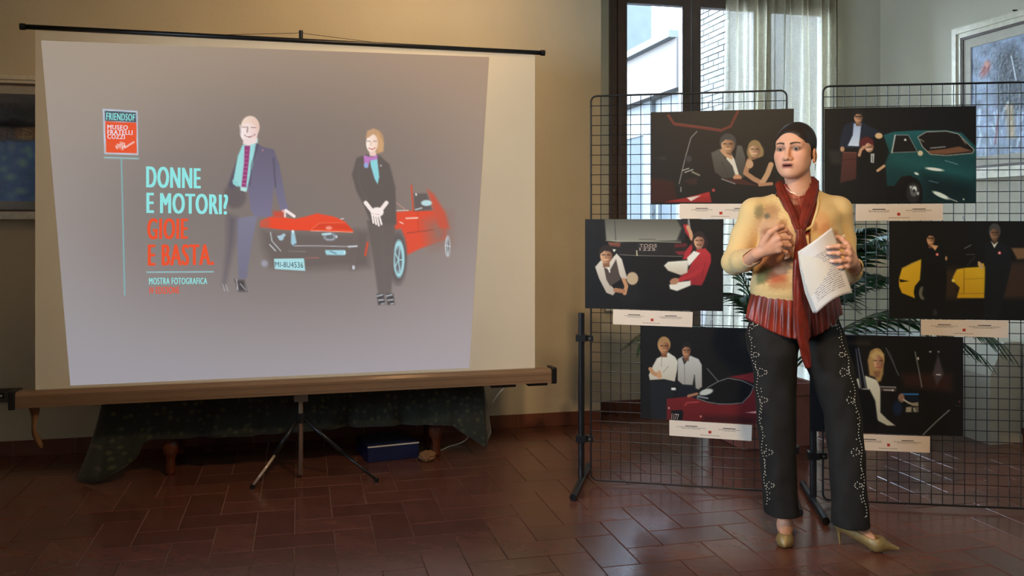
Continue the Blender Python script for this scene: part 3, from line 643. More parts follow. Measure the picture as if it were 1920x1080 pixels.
def poster(fr, corners, label, art, off=.014, right=None):
    (x0, y0), (x1, y1), (x2, y2), (x3, y3) = corners         # tl tr br bl
    a = fr.hit(x0, y0, off); b = fr.hit(x1, y1, off); c = fr.hit(x2, y2, off); d = fr.hit(x3, y3, off)
    u0 = (a[0]+d[0])/2; u1 = (b[0]+c[0])/2; z1 = (a[1]+b[1])/2; z0 = (c[1]+d[1])/2
    root = empty('photo_print', fr.o, fr.rz, label, 'photograph')
    MB().box((u0, -off+.0006, z0), (u1, -off+.006, z1)).build('backing_board', M['board'], root)
    w = (u1-u0); nx = 290; ny = int(nx*(z1-z0)/w)
    picture('photo', fr, off, (u0, u1, z0, z1), nx, ny, art, (20, 17, 15.5), M['photo'], LP, root)
    return root
def card(fr, corners, label, off=.016, textrows=((.27, 2), (.73, 2))):
    (x0, y0), (x1, y1), (x2, y2), (x3, y3) = corners
    a = fr.hit(x0, y0, off); b = fr.hit(x1, y1, off); c = fr.hit(x2, y2, off); d = fr.hit(x3, y3, off)
    root = empty('caption_card', fr.o, fr.rz, label, 'caption card')
    def at(s, t):
        u = (a[0]*(1-s)+b[0]*s)*(1-t)+(d[0]*(1-s)+c[0]*s)*t; z = (a[1]*(1-s)+b[1]*s)*(1-t)+(d[1]*(1-s)+c[1]*s)*t
        return u, z
    cs = [at(0, 0), at(1, 0), at(1, 1), at(0, 1)]
    MB().prism([(u, z) for u, z in cs], -off+.0004, -off+.002).build('card', M['card'], root)
    def rect(mb, s0, s1, t0, t1):
        q = [at(s0, t0), at(s1, t0), at(s1, t1), at(s0, t1)]
        mb.add([(u, -off, z) for u, z in q], [(0, 3, 2, 1)])
    mb = MB(); rnd = random.Random(label)
    for cx, n in textrows:
        rect(mb, cx-.075, cx+.075, .29, .335)
        for k in range(n):
            hw_ = rnd.uniform(.12, .19)-.05*k; t = .385+.075*k
            s_ = cx-hw_
            while s_ < cx+hw_:
                l_ = rnd.uniform(.012, .035); rect(mb, s_, min(s_+l_, cx+hw_), t, t+.022); s_ += l_+.006
    s_ = .38
    while s_ < .6:
        l_ = rnd.uniform(.012, .03); rect(mb, s_, s_+l_, .82, .845); s_ += l_+.006
    mb.build('caption_lines', M['print'], root)['kind'] = 'stuff'
    mb = MB(); rect(mb, .48, .515, .53, .70); mb.build('red_emblem', M['red'], root)
    return root
poster(FA, [(1221, 209), (1488, 205), (1489, 382), (1219, 381.5)], 'print of a couple leaning on a red car, hung at the top beside the curtain', art1)
card(FA, [(1274, 382), (1432, 382), (1432, 411), (1273.5, 410)], 'caption card under the print of a couple leaning on a red car')
P2 = poster(FA, [(1098, 410), (1356, 412), (1354, 584), (1096, 577.5)], 'print of a crouching man and a woman in a red jacket behind a pale car', art2)
card(FA, [(1149.5, 580), (1299, 585), (1298, 613.5), (1149, 608)], 'caption card under the print with the woman in a red jacket')
P3 = poster(FA, [(1204, 611), (1444, 616), (1441, 797), (1200, 784)], 'print of two men in white shirts beside a red sports car', art3)
card(FA, [(1255, 787.5), (1410, 797), (1409, 827), (1255, 816.5)], 'caption card under the print of two men in white shirts')
poster(FB, [(1545, 203), (1828.5, 199), (1831, 381), (1547, 382.5)], 'print of a man and a red haired woman beside a dark green car', art4)
card(FB, [(1604.5, 383), (1768, 382), (1768, 413), (1604, 414)], 'caption card under the print with the dark green car')
poster(FB, [(1667, 416), (1945, 413), (1947, 601.5), (1667, 597)], 'print of two people in black beside a yellow car', art5)
card(FB, [(1727, 599), (1891, 601), (1890, 633.5), (1727, 628)], 'caption card under the print with the yellow car')
P6 = poster(FB, [(1519, 626), (1806, 633.5), (1806, 816.5), (1519, 810)], 'print of a blonde woman in white sitting inside a dark car', art6, off=.032)
card(FB, [(1590, 813), (1744, 818.5), (1743.5, 849), (1590, 843)], 'caption card under the print of the blonde woman in white', off=.034)
M['platetext'] = mat('plate_letters', sc(196, 176, 166), 0.6, 0.2, noise=.05, nscale=30)
z = zo(1060, 380, .2408)
text_on('plate_lettering', FA, .0147, 'TODS', *z((578, 322), (712, 322), (712, 347), (578, 347)), M['platetext'], P2, .004, 1.1)
text_on('plate_lettering', FA, .0147, '1225', *z((578, 350), (700, 350), (700, 374), (578, 374)), M['platetext'], P2, .004, 1.1)
z = zo(1200, 620, .16667)
text_on('plate_lettering', FA, .0147, '1177', *z((358, 930), (438, 940), (434, 1004), (354, 996)), M['platetext'], P3, .004, .9)

# little steel hooks on the wires
for px, py, fr, nm in ((1226, 399, FA, 'steel hook on the wires below the print of a couple leaning on a red car'), (1334, 601, FA, 'steel hook on the wires below the print with the woman in a red jacket'),
                   (1685, 187, FB, 'steel hook on the wires above the print with the dark green car'), (1808, 404, FB, 'steel hook on the wires between the green car and yellow car prints')):
    u, z_ = fr.hit(px, py, .006)
    pts = [(math.sin(a)*.006+.0, -.006-.004*math.cos(a*.5), .018-.036*k/12) for k in range(13) for a in [k/12*2*math.pi]]
    h = MB().tube(pts, .0016, 6).build('hook', M['steel'], smooth=True); h.location = fr.o+fr.u*u+Vector((0, 0, z_)); h.rotation_euler = (0, 0, fr.rz)
    tag(h, nm, 'hook', 'steel hooks on the wire panels')
# ================================================================== projection screen
pole = Vector(c2w((564-960)/F*4.66, 4.66))
ang = R(1.2)
su = Vector((math.cos(ang), math.sin(ang))); sn = Vector((su.y, -su.x))
FS = Frame(pole+sn*.05, pole+sn*.05+su)        # plane of the fabric, u = 0 at the pole
scr = empty('projection_screen', (FS.o.x, FS.o.y, 0), FS.rz, 'large tripod projection screen showing a slide in front of the draped table', 'projection screen')
a = FS.hit(65, 48); b = FS.hit(1005, 98); c_ = FS.hit(1001, 690); d_ = FS.hit(67, 735)
uL = (a[0]+d_[0])/2; uR = (b[0]+c_[0])/2; zT = (a[1]+b[1])/2-.01; zB = (c_[1]+d_[1])/2-.0
MB().box((uL, 0, zB), (uR, .0012, zT)).build('fabric', M['fabric'], scr)
MB().tube([(uL-.055, 0, zT+.005), (uR+.045, 0, zT+.005)], .0125, 12).build('top_rod', M['plastic'], scr, smooth=True)
for u in (uL-.055, uR+.045): MB().tube([(u-.012, 0, zT+.005), (u+.012, 0, zT+.005)], .0165, 12).build('rod_end', M['plastic'], scr)
MB().tube([(.0, .02, zT-.02), (.0, .02, zT+.062)], .011, 10).build('hanger', M['plastic'], scr)
MB().tube([(-.42, .006, zT+.014), (-.02, .012, zT+.046), (0, .02, zT+.054), (.02, .012, zT+.046), (.42, .006, zT+.014)], .0014, 5).build('hanger_cord', M['plastic'], scr)
# the case the fabric rolls out of
ch = .078
prof = [(-.045, 0), (-.045, .062), (-.030, ch), (.03, ch), (.045, .06), (.045, 0)]
z0 = zB-ch+.004
cs = MB()
uA, uB = FS.hit(33, 745)[0], FS.hit(1030, 700)[0]
n = len(prof)
cs.add([(uA, y, z+z0) for y, z in prof]+[(uB, y, z+z0) for y, z in prof], [tuple(range(n-1, -1, -1)), tuple(range(n, 2*n))]+[(i, (i+1) % n, (i+1) % n+n, i+n) for i in range(n)])
case = cs.build('case', M['alu'], scr, bevel=.002)
for z_ in (.018, .05): MB().box((uA+.002, -.0475, z0+z_-.003), (uB-.002, -.044, z0+z_+.003)).build('rib', M['alu'], case)
MB().box((uA+.05, -.03, z0+ch-.002), (uB-.05, -.004, z0+ch+.003)).build('slot_lip', M['alu'], case)
for u, s_ in ((uA, -1), (uB, 1)):
    MB().box((min(u, u+.03*s_), -.05, z0-.006), (max(u, u+.03*s_), .05, z0+ch+.006)).build('end_cap', M['plastic'], scr, bevel=.006)
MB().box((uB-.13, -.03, z0-.016), (uB-.02, .03, z0-.0005)).build('foot_pad', M['plastic'], scr); MB().box((uB-.34, -.02, z0-.018), (uB-.2, .02, z0-.0005)).build('handle', M['plastic'], scr)
# tripod
zh = H-(785-HZ)*4.66/F
MB().tube([(0, .05, .02), (0, .05, zT+.02)], .0125, 12).build('pole', M['chrome'], scr, smooth=True)
MB().box((-.035, .02, z0-.05), (.035, .08, z0-.0005)).build('case_bracket', M['steel'], scr, bevel=.004)
hub = MB().tube([(0, .05, zh-.02), (0, .05, zh+.03)], .027, 12).build('tripod_hub', M['plastic'], scr)
for ang_ in (207, 335, 88):
    dx, dy = math.cos(R(ang_)), math.sin(R(ang_)); r_ = .27 if ang_ < 300 else .42
    if ang_ == 88: r_ = .3
    p = [(dx*.02, .05+dy*.02, zh), (dx*r_*.55, .05+dy*r_*.55, zh*.47), (dx*r_, .05+dy*r_, .012)]
    l_ = MB().tube(p[:2], .012, 8).build('leg', M['plastic'], scr, smooth=True)
    MB().tube(p[1:], .008, 8).build('leg_tube', M['chrome'] if ang_ == 207 else M['plastic'], l_, smooth=True); MB().tube([(p[2][0], p[2][1], .002), (p[2][0], p[2][1], .02)], .012, 8).build('leg_tip', M['plastic'], l_)
# ---- the projected slide (the beam's light is what it gives off)
def emat(name, vc=None, col=(1, 1, 1, 1), base=.3, em=.8):
    m = bpy.data.materials.new(name); m.use_nodes = True; n = m.node_tree.nodes; l = m.node_tree.links; b = n['Principled BSDF']
    b.inputs['Roughness'].default_value = .85; b.inputs['Specular IOR Level'].default_value = .15
    mx = n.new('ShaderNodeMix'); mx.data_type = 'RGBA'; mx.blend_type = 'MULTIPLY'; mx.inputs[0].default_value = 1.0; mx.inputs[7].default_value = (base, base, base, 1)
    if vc:
        a = n.new('ShaderNodeAttribute'); a.attribute_name = 'Col'; l.new(a.outputs['Color'], mx.inputs[6]); l.new(a.outputs['Color'], b.inputs['Emission Color'])
    else:
        mx.inputs[6].default_value = col; b.inputs['Emission Color'].default_value = col
    l.new(mx.outputs[2], b.inputs['Base Color']); b.inputs['Emission Strength'].default_value = em
    return m
M['slide'] = emat('projected_slide', True)
M['scyan'] = emat('projected_cyan', None, sc(150, 236, 236)); M['sred'] = emat('projected_red', None, sc(240, 88, 54)); M['swhite'] = emat('projected_white', None, sc(238, 232, 246)); M['sdark'] = emat('projected_dark', None, sc(70, 86, 92))
def slide(c):
    z = zo(400, 180, .3888)
    # soft field: grey in the middle, lavender below, tan above and at the right
    X, Y = c.X, c.Y
    t = np.clip((Y-90)/600, 0, 1)[:, None]; s = np.clip((X-90)/820, 0, 1)[:, None]
    top = np.array([172, 158, 144])*(1-s)+np.array([172, 146, 122])*s; bot = np.array([166, 164, 172])*(1-s)+np.array([172, 164, 170])*s
    base = top*(1-t)+bot*t
    d = np.hypot((X-600)/330, (Y-365)/250)[:, None]; k = np.exp(-np.clip(d, 0, 9)**3*.9)
    c.C[:] = base*(1-k*.62)+np.array([112, 102, 98])*k*.62
    L2 = np.exp(-((X-330)/220)**2-((Y-420)/200)**2)[:, None]*.45; c.C[:] = c.C*(1-L2)+np.array([122, 114, 112])*L2
    # signboard
    q = zo(190, 200, .0926)
    c.poly(q((30, 45), (730, 90), (748, 980), (62, 955)), (198, 216, 236), .7); c.poly(q((62, 78), (706, 118), (712, 318), (72, 286)), (86, 96, 104), .6); c.poly(q((75, 296), (712, 328), (720, 950), (92, 928)), (236, 92, 56), .6)
    c.line(q((295, 800), (320, 850), (360, 780), (330, 760), (300, 820)), 1.6, (248, 226, 226)); c.line(q((390, 715), (375, 840)), 1.6, (248, 226, 226)); c.line(q((425, 720), (415, 870), (440, 860)), 1.6, (248, 226, 226)); c.line(q((380, 770), (470, 740)), 1.4, (248, 226, 226)); c.line(q((440, 830), (470, 770), (480, 830), (540, 790), (660, 715)), 2.2, (248, 232, 228))
    w = zo(160, 180, .3887)
    c.line(w((92, 297), (256, 302)), 2, (160, 214, 222)); c.line(w((174, 302), (190, 960)), 2, (130, 196, 204)); c.line(w((297, 850), (617, 848)), 2, (160, 214, 222))
    # man in a suit
    c.ell(*z((105, 480))[0], 21, 24, (108, 100, 102), 4); c.poly(z((70, 430), (130, 260), (150, 250), (120, 420), (90, 450)), (98, 92, 106), 2)
    c.poly(z((112, 590), (215, 575), (188, 690), (160, 880), (122, 880), (116, 710)), (132, 130, 152), 2, col2=(122, 120, 142)); c.poly(z((60, 560), (120, 580), (110, 700), (60, 920), (40, 920), (60, 700)), (104, 98, 106), 4, alpha=.5)
    c.poly(z((140, 238), (215, 205), (205, 290), (160, 462), (95, 415), (118, 290)), (160, 222, 224), 1)
    c.poly(z((205, 225), (240, 245), (292, 258), (318, 330), (345, 480), (362, 548), (325, 556), (292, 430), (278, 582), (205, 584), (182, 556), (165, 440), (190, 330)), (108, 102, 122), 1.3, col2=(126, 122, 148)); c.line(z((290, 300), (300, 440)), 2.5, (84, 78, 92), 1.5, alpha=.7); c.line(z((215, 235), (185, 330), (175, 430)), 2.5, (76, 70, 84), 1.2, alpha=.6)
    c.poly(z((150, 240), (178, 238), (172, 310), (158, 440), (135, 438), (148, 320)), (156, 70, 122)); 
    for i in range(9): c.line(z((146-i*.8, 262+i*20), (170-i*1.5, 262+i*20)), .8, (214, 170, 206), .5, alpha=.8)
    c.poly(z((132, 438), (160, 445), (155, 462), (130, 455)), (190, 232, 230)); c.poly(z((92, 405), (120, 410), (118, 440), (95, 425)), (150, 214, 216)); c.ell(*z((238, 262))[0], 1.4, 1.2, (214, 150, 150))
    c.ell(*z((178, 150))[0], 17.5, 21, (242, 222, 208), shade=(232, 200, 186)); c.ell(*z((172, 178))[0], 16.5, 18.5, (250, 236, 236), shade=(236, 210, 204)); c.poly(z((145, 205), (212, 200), (210, 225), (170, 240), (143, 232)), (240, 222, 220), 1.5); c.line(z((140, 150), (160, 150)), 1.4, (150, 124, 120)); c.line(z((182, 152), (205, 152)), 1.4, (150, 124, 120)); c.line(z((166, 150), (163, 175)), 1.8, (140, 106, 104)); c.line(z((152, 190), (175, 198), (200, 186)), 2.2, (150, 104, 108)); c.line(z((156, 192), (196, 189)), 1.2, (255, 250, 250)); c.line(z((128, 140), (134, 180)), 2, (210, 200, 204))
    c.line(z((345, 552), (345, 588)), 4, (250, 236, 236)); c.line(z((350, 552), (390, 580)), 5.5, (250, 236, 236)); c.line(z((335, 555), (345, 560)), 4, (250, 236, 236))
    for x_ in (45, 60, 115, 130, 150): c.line(z((x_, 905+(x_ % 7)), (x_+10, 940)), 1.2, (206, 208, 216), alpha=.8)
    c.poly(z((100, 885), (150, 885), (165, 945), (120, 945)), (84, 78, 80), 2, alpha=.7); c.line(z((112, 885), (118, 935)), 1.4, (210, 212, 220)); c.line(z((130, 905), (155, 935)), 1.2, (200, 204, 212))
    # car
    g = zo(470, 360, .14815)
    c.poly(g((120, 470), (760, 490), (1340, 500), (1400, 700), (1330, 960), (700, 1000), (250, 960), (140, 700)), (114, 104, 101), 8, alpha=.8); c.poly(z((680, 640), (760, 640), (760, 830), (660, 840)), (112, 102, 99), 6, alpha=.7)
    c.poly(g((285, 240), (420, 240), (420, 320), (285, 330)), (206, 84, 66), 3, alpha=.8)
    c.poly(g((125, 370), (240, 315), (420, 320), (560, 340), (700, 310), (840, 270), (1050, 310), (1190, 370), (1300, 490), (1290, 512), (760, 490), (420, 480), (120, 440)), (232, 84, 58), 1, col2=(238, 80, 52)); c.poly(g((120, 370), (240, 330), (240, 455), (110, 440)), (170, 108, 96), 4, alpha=.5)
    for i in range(5): c.line(g((890-i*30, 395+i*18), (1190+i*22, 395+i*18)), .9, (176, 62, 46), .5, alpha=.9)
    c.line(g((770, 470), (870, 395), (1190, 390)), 1, (244, 130, 100)); c.line(g((760, 490), (1290, 508)), 1.4, (246, 176, 150)); c.ell(*g((990, 455))[0], 6, 3.5, (246, 150, 130))
    c.line(g((250, 510), (270, 620), (380, 745)), 1.5, (206, 216, 222)); c.line(g((240, 665), (315, 745)), 1.8, (206, 216, 222)); c.line(g((480, 750), (690, 752)), 1, (150, 150, 152))
    for x_, y_, r_ in ((350, 565, 2), (420, 545, 3), (385, 580, 5), (400, 560, 3)): c.ell(*g((x_, y_))[0], r_, r_, (176, 206, 222))
    c.poly(g((515, 510), (555, 510), (580, 640), (545, 690), (510, 650)), (166, 206, 222), 1); c.ell(*g((535, 500))[0], 2.6, 2.6, (226, 246, 250)); c.line(g((545, 680), (560, 660)), 2, (100, 116, 128)); c.line(g((560, 682), (900, 682), (1180, 690), (1345, 685)), 1.4, (196, 198, 204)); c.line(g((1240, 694), (1345, 684)), 3, (206, 208, 216))
    c.ell(*g((1000, 565))[0], 12, 8, (150, 158, 168), 1.5); c.ell(*g((1000, 570))[0], 7, 5, (112, 112, 118)); c.line(g((910, 535), (1010, 530)), 3.4, (196, 232, 240)); c.ell(*g((1085, 565))[0], 2, 2.6, (206, 220, 228)); c.line(g((960, 600), (1050, 600)), 1.4, (190, 200, 210)); c.line(g((1140, 345), (1175, 335)), 1.8, (226, 206, 206))
    c.poly(g((945, 735), (1190, 735), (1205, 765), (1185, 800), (960, 795), (945, 765)), (168, 218, 232), 1.2); c.line(g((1010, 750), (1080, 780)), 3, (110, 140, 156), 1, alpha=.7); c.line(g((1190, 750), (1190, 785)), 2.5, (200, 244, 250))
    c.poly(g((295, 845), (675, 840), (690, 998), (305, 975)), (176, 226, 234), .8); c.ell(*g((175, 905))[0], 6, 6, (160, 162, 176), 2.5); c.ell(*g((1302, 955))[0], 2.6, 4, (206, 206, 220)); c.line(g((690, 832), (860, 832)), 1, (196, 120, 110)); c.line(g((1480, 640), (1450, 800)), 3.5, (226, 84, 56), 1.5)
    c.poly(z((872, 560), (960, 552), (1060, 552), (1095, 580), (1125, 640), (1125, 690), (1000, 735), (932, 768), (925, 690), (905, 640), (872, 645)), (226, 84, 60), 2, col2=(222, 88, 66)); c.poly(z((1010, 600), (1150, 560), (1150, 720), (1040, 740)), (150, 116, 106), 12, alpha=.65)
    c.line(z((932, 662), (1060, 645)), 1, (120, 72, 66)); c.line(z((985, 560), (990, 650)), .9, (190, 70, 52)); c.line(z((955, 432), (965, 556)), 3.2, (206, 88, 66)); c.poly(z((1030, 450), (1062, 470), (1120, 560), (1140, 640), (1090, 640), (1060, 556)), (200, 92, 72), 3, alpha=.85); c.poly(z((965, 470), (1030, 470), (1055, 550), (970, 556)), (106, 98, 96), 2); c.line(z((880, 512), (925, 548)), 1.4, (200, 150, 140)); c.line(z((880, 553), (940, 552)), 1.4, (230, 220, 214)); c.line(z((930, 590), (985, 588)), 2.6, (250, 206, 190)); c.line(z((900, 608), (915, 615)), 2.2, (250, 196, 180))
    c.ell(*z((1028, 516))[0], 10, 5.5, (190, 222, 226), 1); c.ell(*z((978, 475))[0], 1.6, 2.4, (230, 226, 226)); c.line(z((975, 548), (1005, 540)), 2, (206, 216, 222))
    c.ell(*z((890, 780))[0], 17, 50, (106, 98, 98), 3); c.ell(*z((895, 785))[0], 10.5, 35, (170, 222, 230), 1); c.ell(*z((893, 790))[0], 6.5, 24, (112, 112, 118), 1.5)
    for a_ in range(5): c.line(z((893, 790), (893+22*math.cos(a_*1.257), 790+62*math.sin(a_*1.257))), 2, (176, 216, 224))
    c.ell(*z((1130, 725))[0], 5, 19, (198, 206, 212), 1); c.ell(*z((1131, 725))[0], 3, 14, (118, 112, 112), 1); c.line(z((1118, 720), (1142, 726)), 1.6, (206, 214, 220)); c.line(z((1128, 690), (1132, 770)), 1.2, (206, 214, 220))
    # woman in black
    c.poly(z((740, 600), (876, 615), (872, 760), (858, 958), (795, 958), (770, 780)), (110, 100, 97), 2, col2=(116, 107, 105)); c.line(z((815, 650), (825, 950)), 2, (118, 108, 108), 2, alpha=.6)
    c.poly(z((690, 300), (735, 282), (800, 285), (850, 330), (878, 440), (884, 620), (760, 615), (725, 525), (690, 460), (668, 380)), (104, 95, 92), 2); c.line(z((700, 330), (705, 430), (740, 500)), 2, (110, 102, 100), 2, alpha=.7)
    c.ell(*z((783, 220))[0], 15.5, 23, (186, 148, 112), 1.2); c.poly(z((790, 165), (822, 230), (820, 268), (795, 275), (780, 200)), (206, 164, 122), 1.5); c.ell(*z((765, 228))[0], 11, 18, (252, 238, 228), shade=(240, 212, 196)); c.poly(z((735, 205), (742, 168), (775, 155), (800, 180), (770, 185), (750, 200)), (196, 158, 124), 1.2); c.line(z((742, 218), (757, 218)), 1.3, (140, 110, 100)); c.line(z((772, 218), (788, 218)), 1.3, (140, 110, 100)); c.line(z((750, 252), (766, 258), (780, 250)), 1.8, (196, 110, 110)); c.line(z((762, 222), (758, 240)), 1.2, (200, 160, 146)); c.poly(z((752, 270), (785, 270), (785, 290), (755, 290)), (236, 206, 196), 1)
    c.poly(z((755, 300), (790, 300), (800, 390), (792, 425), (778, 400), (760, 340)), (146, 214, 224), 1); c.poly(z((725, 285), (760, 295), (792, 285), (790, 305), (755, 312), (745, 345), (728, 340)), (192, 128, 196), 1); c.ell(*z((737, 335))[0], 4, 5, (150, 176, 220), 1)
    c.ell(*z((808, 336))[0], 1.3, 1.3, (230, 226, 226)); c.line(z((735, 515), (770, 560)), 7.5, (248, 236, 232)); c.line(z((835, 515), (800, 560)), 7.5, (248, 234, 230)); c.ell(*z((790, 560))[0], 12, 9, (252, 240, 236)); 
    for i in range(4): c.line(z((765+i*11, 570), (772+i*13, 625-abs(i-2)*7)), 3.4, (252, 240, 236), .6)
    c.line(z((765, 568), (800, 572)), .9, (200, 170, 164), .5)
    for x_ in (805, 850):
        c.poly(z((x_-18, 955), (x_+18, 952), (x_+25, 1005), (x_-10, 1008)), (86, 80, 82), 1.6); c.line(z((x_-15, 965), (x_+12, 958)), 1.8, (206, 214, 222)); c.line(z((x_-8, 985), (x_+16, 982)), 1.8, (206, 214, 222)); c.line(z((x_+5, 1003), (x_+20, 1000)), 1.6, (196, 204, 214))
qs = [FS.hit(*p) for p in ((77, 76), (917, 107), (880, 690), (132, 723))]
# the beam falls on the cloth as a keystone: a picture grid bent to those four corners
nx, ny = 520, 400
S_, T_ = np.meshgrid(np.linspace(0, 1, nx), np.linspace(0, 1, ny))
Q = [np.array(q) for q in qs]
UV = (Q[0]*((1-S_)*(1-T_))[..., None]+Q[1]*(S_*(1-T_))[..., None]+Q[2]*(S_*T_)[..., None]+Q[3]*((1-S_)*T_)[..., None])
W = np.stack([FS.o.x+FS.u.x*UV[..., 0]+FS.n.x*.001, FS.o.y+FS.u.y*UV[..., 0]+FS.n.y*.001, UV[..., 1]], -1)
X_, Y_ = projv(W.reshape(-1, 3)); cv = Canvas(X_, Y_, (150, 140, 135)); slide(cv)
colr = lin(np.clip(cv.C, 0, 255))
Pl = np.stack([UV[..., 0], np.full(UV.shape[:2], -.001), UV[..., 1]], -1)
sl = link('projected_slide', np_grid_mesh('projected_slide', Pl, colr, M['slide']), None, scr)
w = zo(160, 180, .3887); TO = .0018
for s_, q, m_, bd in (('DONNE', ((297, 338), (553, 348), (553, 447), (297, 442)), 'scyan', .007), ('E MOTORI?', ((298, 465), (685, 475), (685, 572), (298, 565)), 'scyan', .007),
                ('GIOIE', ((302, 590), (492, 590), (490, 690), (302, 692)), 'sred', .007), ('E BASTA.', ((305, 715), (617, 715), (617, 815), (305, 820)), 'sred', .007),
                ('MOSTRA FOTOGRAFICA', ((308, 877), (587, 877), (587, 907), (308, 909)), 'scyan', .002), ('IV EDIZIONE', ((310, 922), (453, 920), (453, 952), (310, 955)), 'sred', .002),
                ('FRIENDSOF', ((102, 80), (240, 88), (238, 120), (102, 115)), 'scyan', .004), ('MUSEO', ((107, 138), (205, 142), (204, 163), (107, 160)), 'swhite', .002),
                ('FRATELLI', ((107, 163), (227, 165), (227, 187), (107, 185)), 'swhite', .002), ('COZZI', ((107, 184), (190, 187), (190, 208), (107, 206)), 'swhite', .002)):
    for sh in ((-2.4, -.8, .8, 2.4) if bd > .006 else (-.5, .5)):
        text_on('slide_lettering', FS, TO+.0001*sh, s_, *w(*[(a_+sh*1.6, b_) for a_, b_ in q]), M[m_], sl, 0.0, 1.12)
text_on('slide_lettering', FS, TO, 'MI-8U4536', *zo(470, 360, .14815)((308, 882), (662, 888), (664, 962), (308, 948)), M['sdark'], sl, 0.0, 1.05)

# ================================================================== table, cloth and the things below
def clothmat():
    m = mat('brocade_cloth', sc(58, 60, 52), .75, .2, sheen=.3, bump=.15, bscale=300)
    n = m.node_tree.nodes; l = m.node_tree.links; b = n['Principled BSDF']
    at = n.new('ShaderNodeUVMap'); mp = n.new('ShaderNodeMapping'); mp.inputs['Scale'].default_value = (27, 27, 27); l.new(at.outputs[0], mp.inputs[0])
    vo = n.new('ShaderNodeTexVoronoi'); vo.inputs['Scale'].default_value = 1.0; vo.inputs['Randomness'].default_value = .7; l.new(mp.outputs[0], vo.inputs['Vector'])
    v2 = n.new('ShaderNodeTexVoronoi'); v2.inputs['Scale'].default_value = 4.5; v2.inputs['Randomness'].default_value = .6; l.new(mp.outputs[0], v2.inputs['Vector'])
    cr = n.new('ShaderNodeValToRGB'); cr.color_ramp.elements[0].position = .12; cr.color_ramp.elements[0].color = sc(98, 92, 70); cr.color_ramp.elements[1].position = .42; cr.color_ramp.elements[1].color = sc(54, 58, 50)
    mx = n.new('ShaderNodeMix'); mx.data_type = 'RGBA'; mx.blend_type = 'MULTIPLY'; mx.inputs[0].default_value = .55
    c2 = n.new('ShaderNodeValToRGB'); c2.color_ramp.elements[0].color = (1, 1, 1, 1); c2.color_ramp.elements[1].position = .5; c2.color_ramp.elements[1].color = (.35, .38, .36, 1)
    l.new(vo.outputs['Distance'], cr.inputs[0]); l.new(v2.outputs['Distance'], c2.inputs[0]); l.new(cr.outputs[0], mx.inputs[6]); l.new(c2.outputs[0], mx.inputs[7]); l.new(mx.outputs[2], b.inputs['Base Color'])
    return m
M['cloth'] = clothmat()
ty0 = 4.97; ty1 = 5.52; tx0 = onY(196, ty0).x+.03; tx1 = onY(900, ty0).x; zt = .74
tb = empty('table', ((tx0+tx1)/2, ty0, 0), 0, 'wooden table with turned legs hidden under the dark brocade cloth', 'table')
hw = (tx1-tx0)/2
MB().box((-hw, 0, zt-.03), (hw, ty1-ty0, zt)).build('table_top', M['wood'], tb)
MB().box((-hw+.06, .05, zt-.13), (hw-.06, .075, zt-.031)).build('apron', M['wood'], tb)
lp = [(.022, 0), (.026, .02), (.022, .08), (.03, .10), (.042, .125), (.046, .16), (.04, .19), (.03, .2), (.046, .215), (.046, .23), (.03, .24), (.032, .28), (.024, .34), (.034, .5), (.04, .56), (.04, zt-.031)]
lx0 = onZ(316, 897).x-tb.location.x; lx1 = onY(818, ty0+.1).x-tb.location.x
ml = MB().lathe(lp, 18).mesh('leg'); ml.materials.append(M['wood']); ml.polygons.foreach_set('use_smooth', [True]*len(ml.polygons))
for x, y in ((lx0, .06), (lx1, .1), (lx0, .47), (lx1, .47)): link('leg', ml, None, tb, (x, y, 0))
# cloth: perimeter strip (left side, front, right side) hanging from the table edge, with dropped corners
P = []; UVs = []
path = []
N1, N2 = 26, 110
for k in range(N1+1): path.append(('l', -1, 1-k/N1))
for k in range(1, N2+1): path.append(('f', -1+2*k/N2, 0))
for k in range(1, N1+1): path.append(('r', 1, k/N1))
e = .012; sacc = 0; prev = None
for seg, a_, b_ in path:
    x = a_*(hw+e); y = -e+b_*(ty1-ty0)
    nrm = {'l': (-1, 0), 'f': (0, -1), 'r': (1, 0)}[seg]
    if prev: sacc += math.hypot(x-prev[0], y-prev[1])
    prev = (x, y)
    # distance along to the nearest front corner
    dl = (b_*(ty1-ty0) if seg == 'l' else (x+hw if seg == 'f' else 9)); dr = (b_*(ty1-ty0) if seg == 'r' else (hw-x if seg == 'f' else 9))
    hem = .205
    if dl < .3: hem = .205-.2*max(0, 1-dl/.17)**.55
    if dr < .2: hem = .205-.13*max(0, 1-dr/.17)
    if seg == 'r' and dr > .1: hem = .26
    if seg == 'f': hem += .008*math.sin(x*5)
    row = []
    for j in range(22):
        t = j/21; z_ = zt+.004-(zt-hem)*t
        flare = t*(.012+.02*math.sin(sacc*17)*t+.016*math.sin(sacc*41+1)*t)
        if dl < .3: flare += t*t*(.10+.035*math.sin(dl*52))*(1-dl/.3)
        if dr < .2: flare += t*t*.045*(1-dr/.2)
        nx_, ny_ = nrm
        if dl < .12 or dr < .12:
            s_ = -1 if dl < .12 else 1; q = 1-min(dl, dr)/.12; nx_ = nrm[0]*(1-.5*q)+s_*.6*q; ny_ = nrm[1]*(1-.5*q)-.15*q
        if seg == 'f' and abs(x) < hw-.2: flare = min(flare, .02)
        row.append((x+nx_*flare, y+ny_*flare, max(z_, .004))); UVs.append((sacc, z_))
    P.append(row)
mb = MB().grid(P)
me = mb.mesh('tablecloth'); uvl = me.uv_layers.new(name='UVMap')
for lp_ in me.loops: uvl.data[lp_.index].uv = UVs[lp_.vertex_index]
tc_ = link('tablecloth', me, M['cloth'], None, tb.location, smooth=True); tc_.modifiers.new('s', 'SOLIDIFY').thickness = .003
tag(tc_, 'dark green brocade tablecloth with a small floral pattern draped over the table', 'tablecloth')
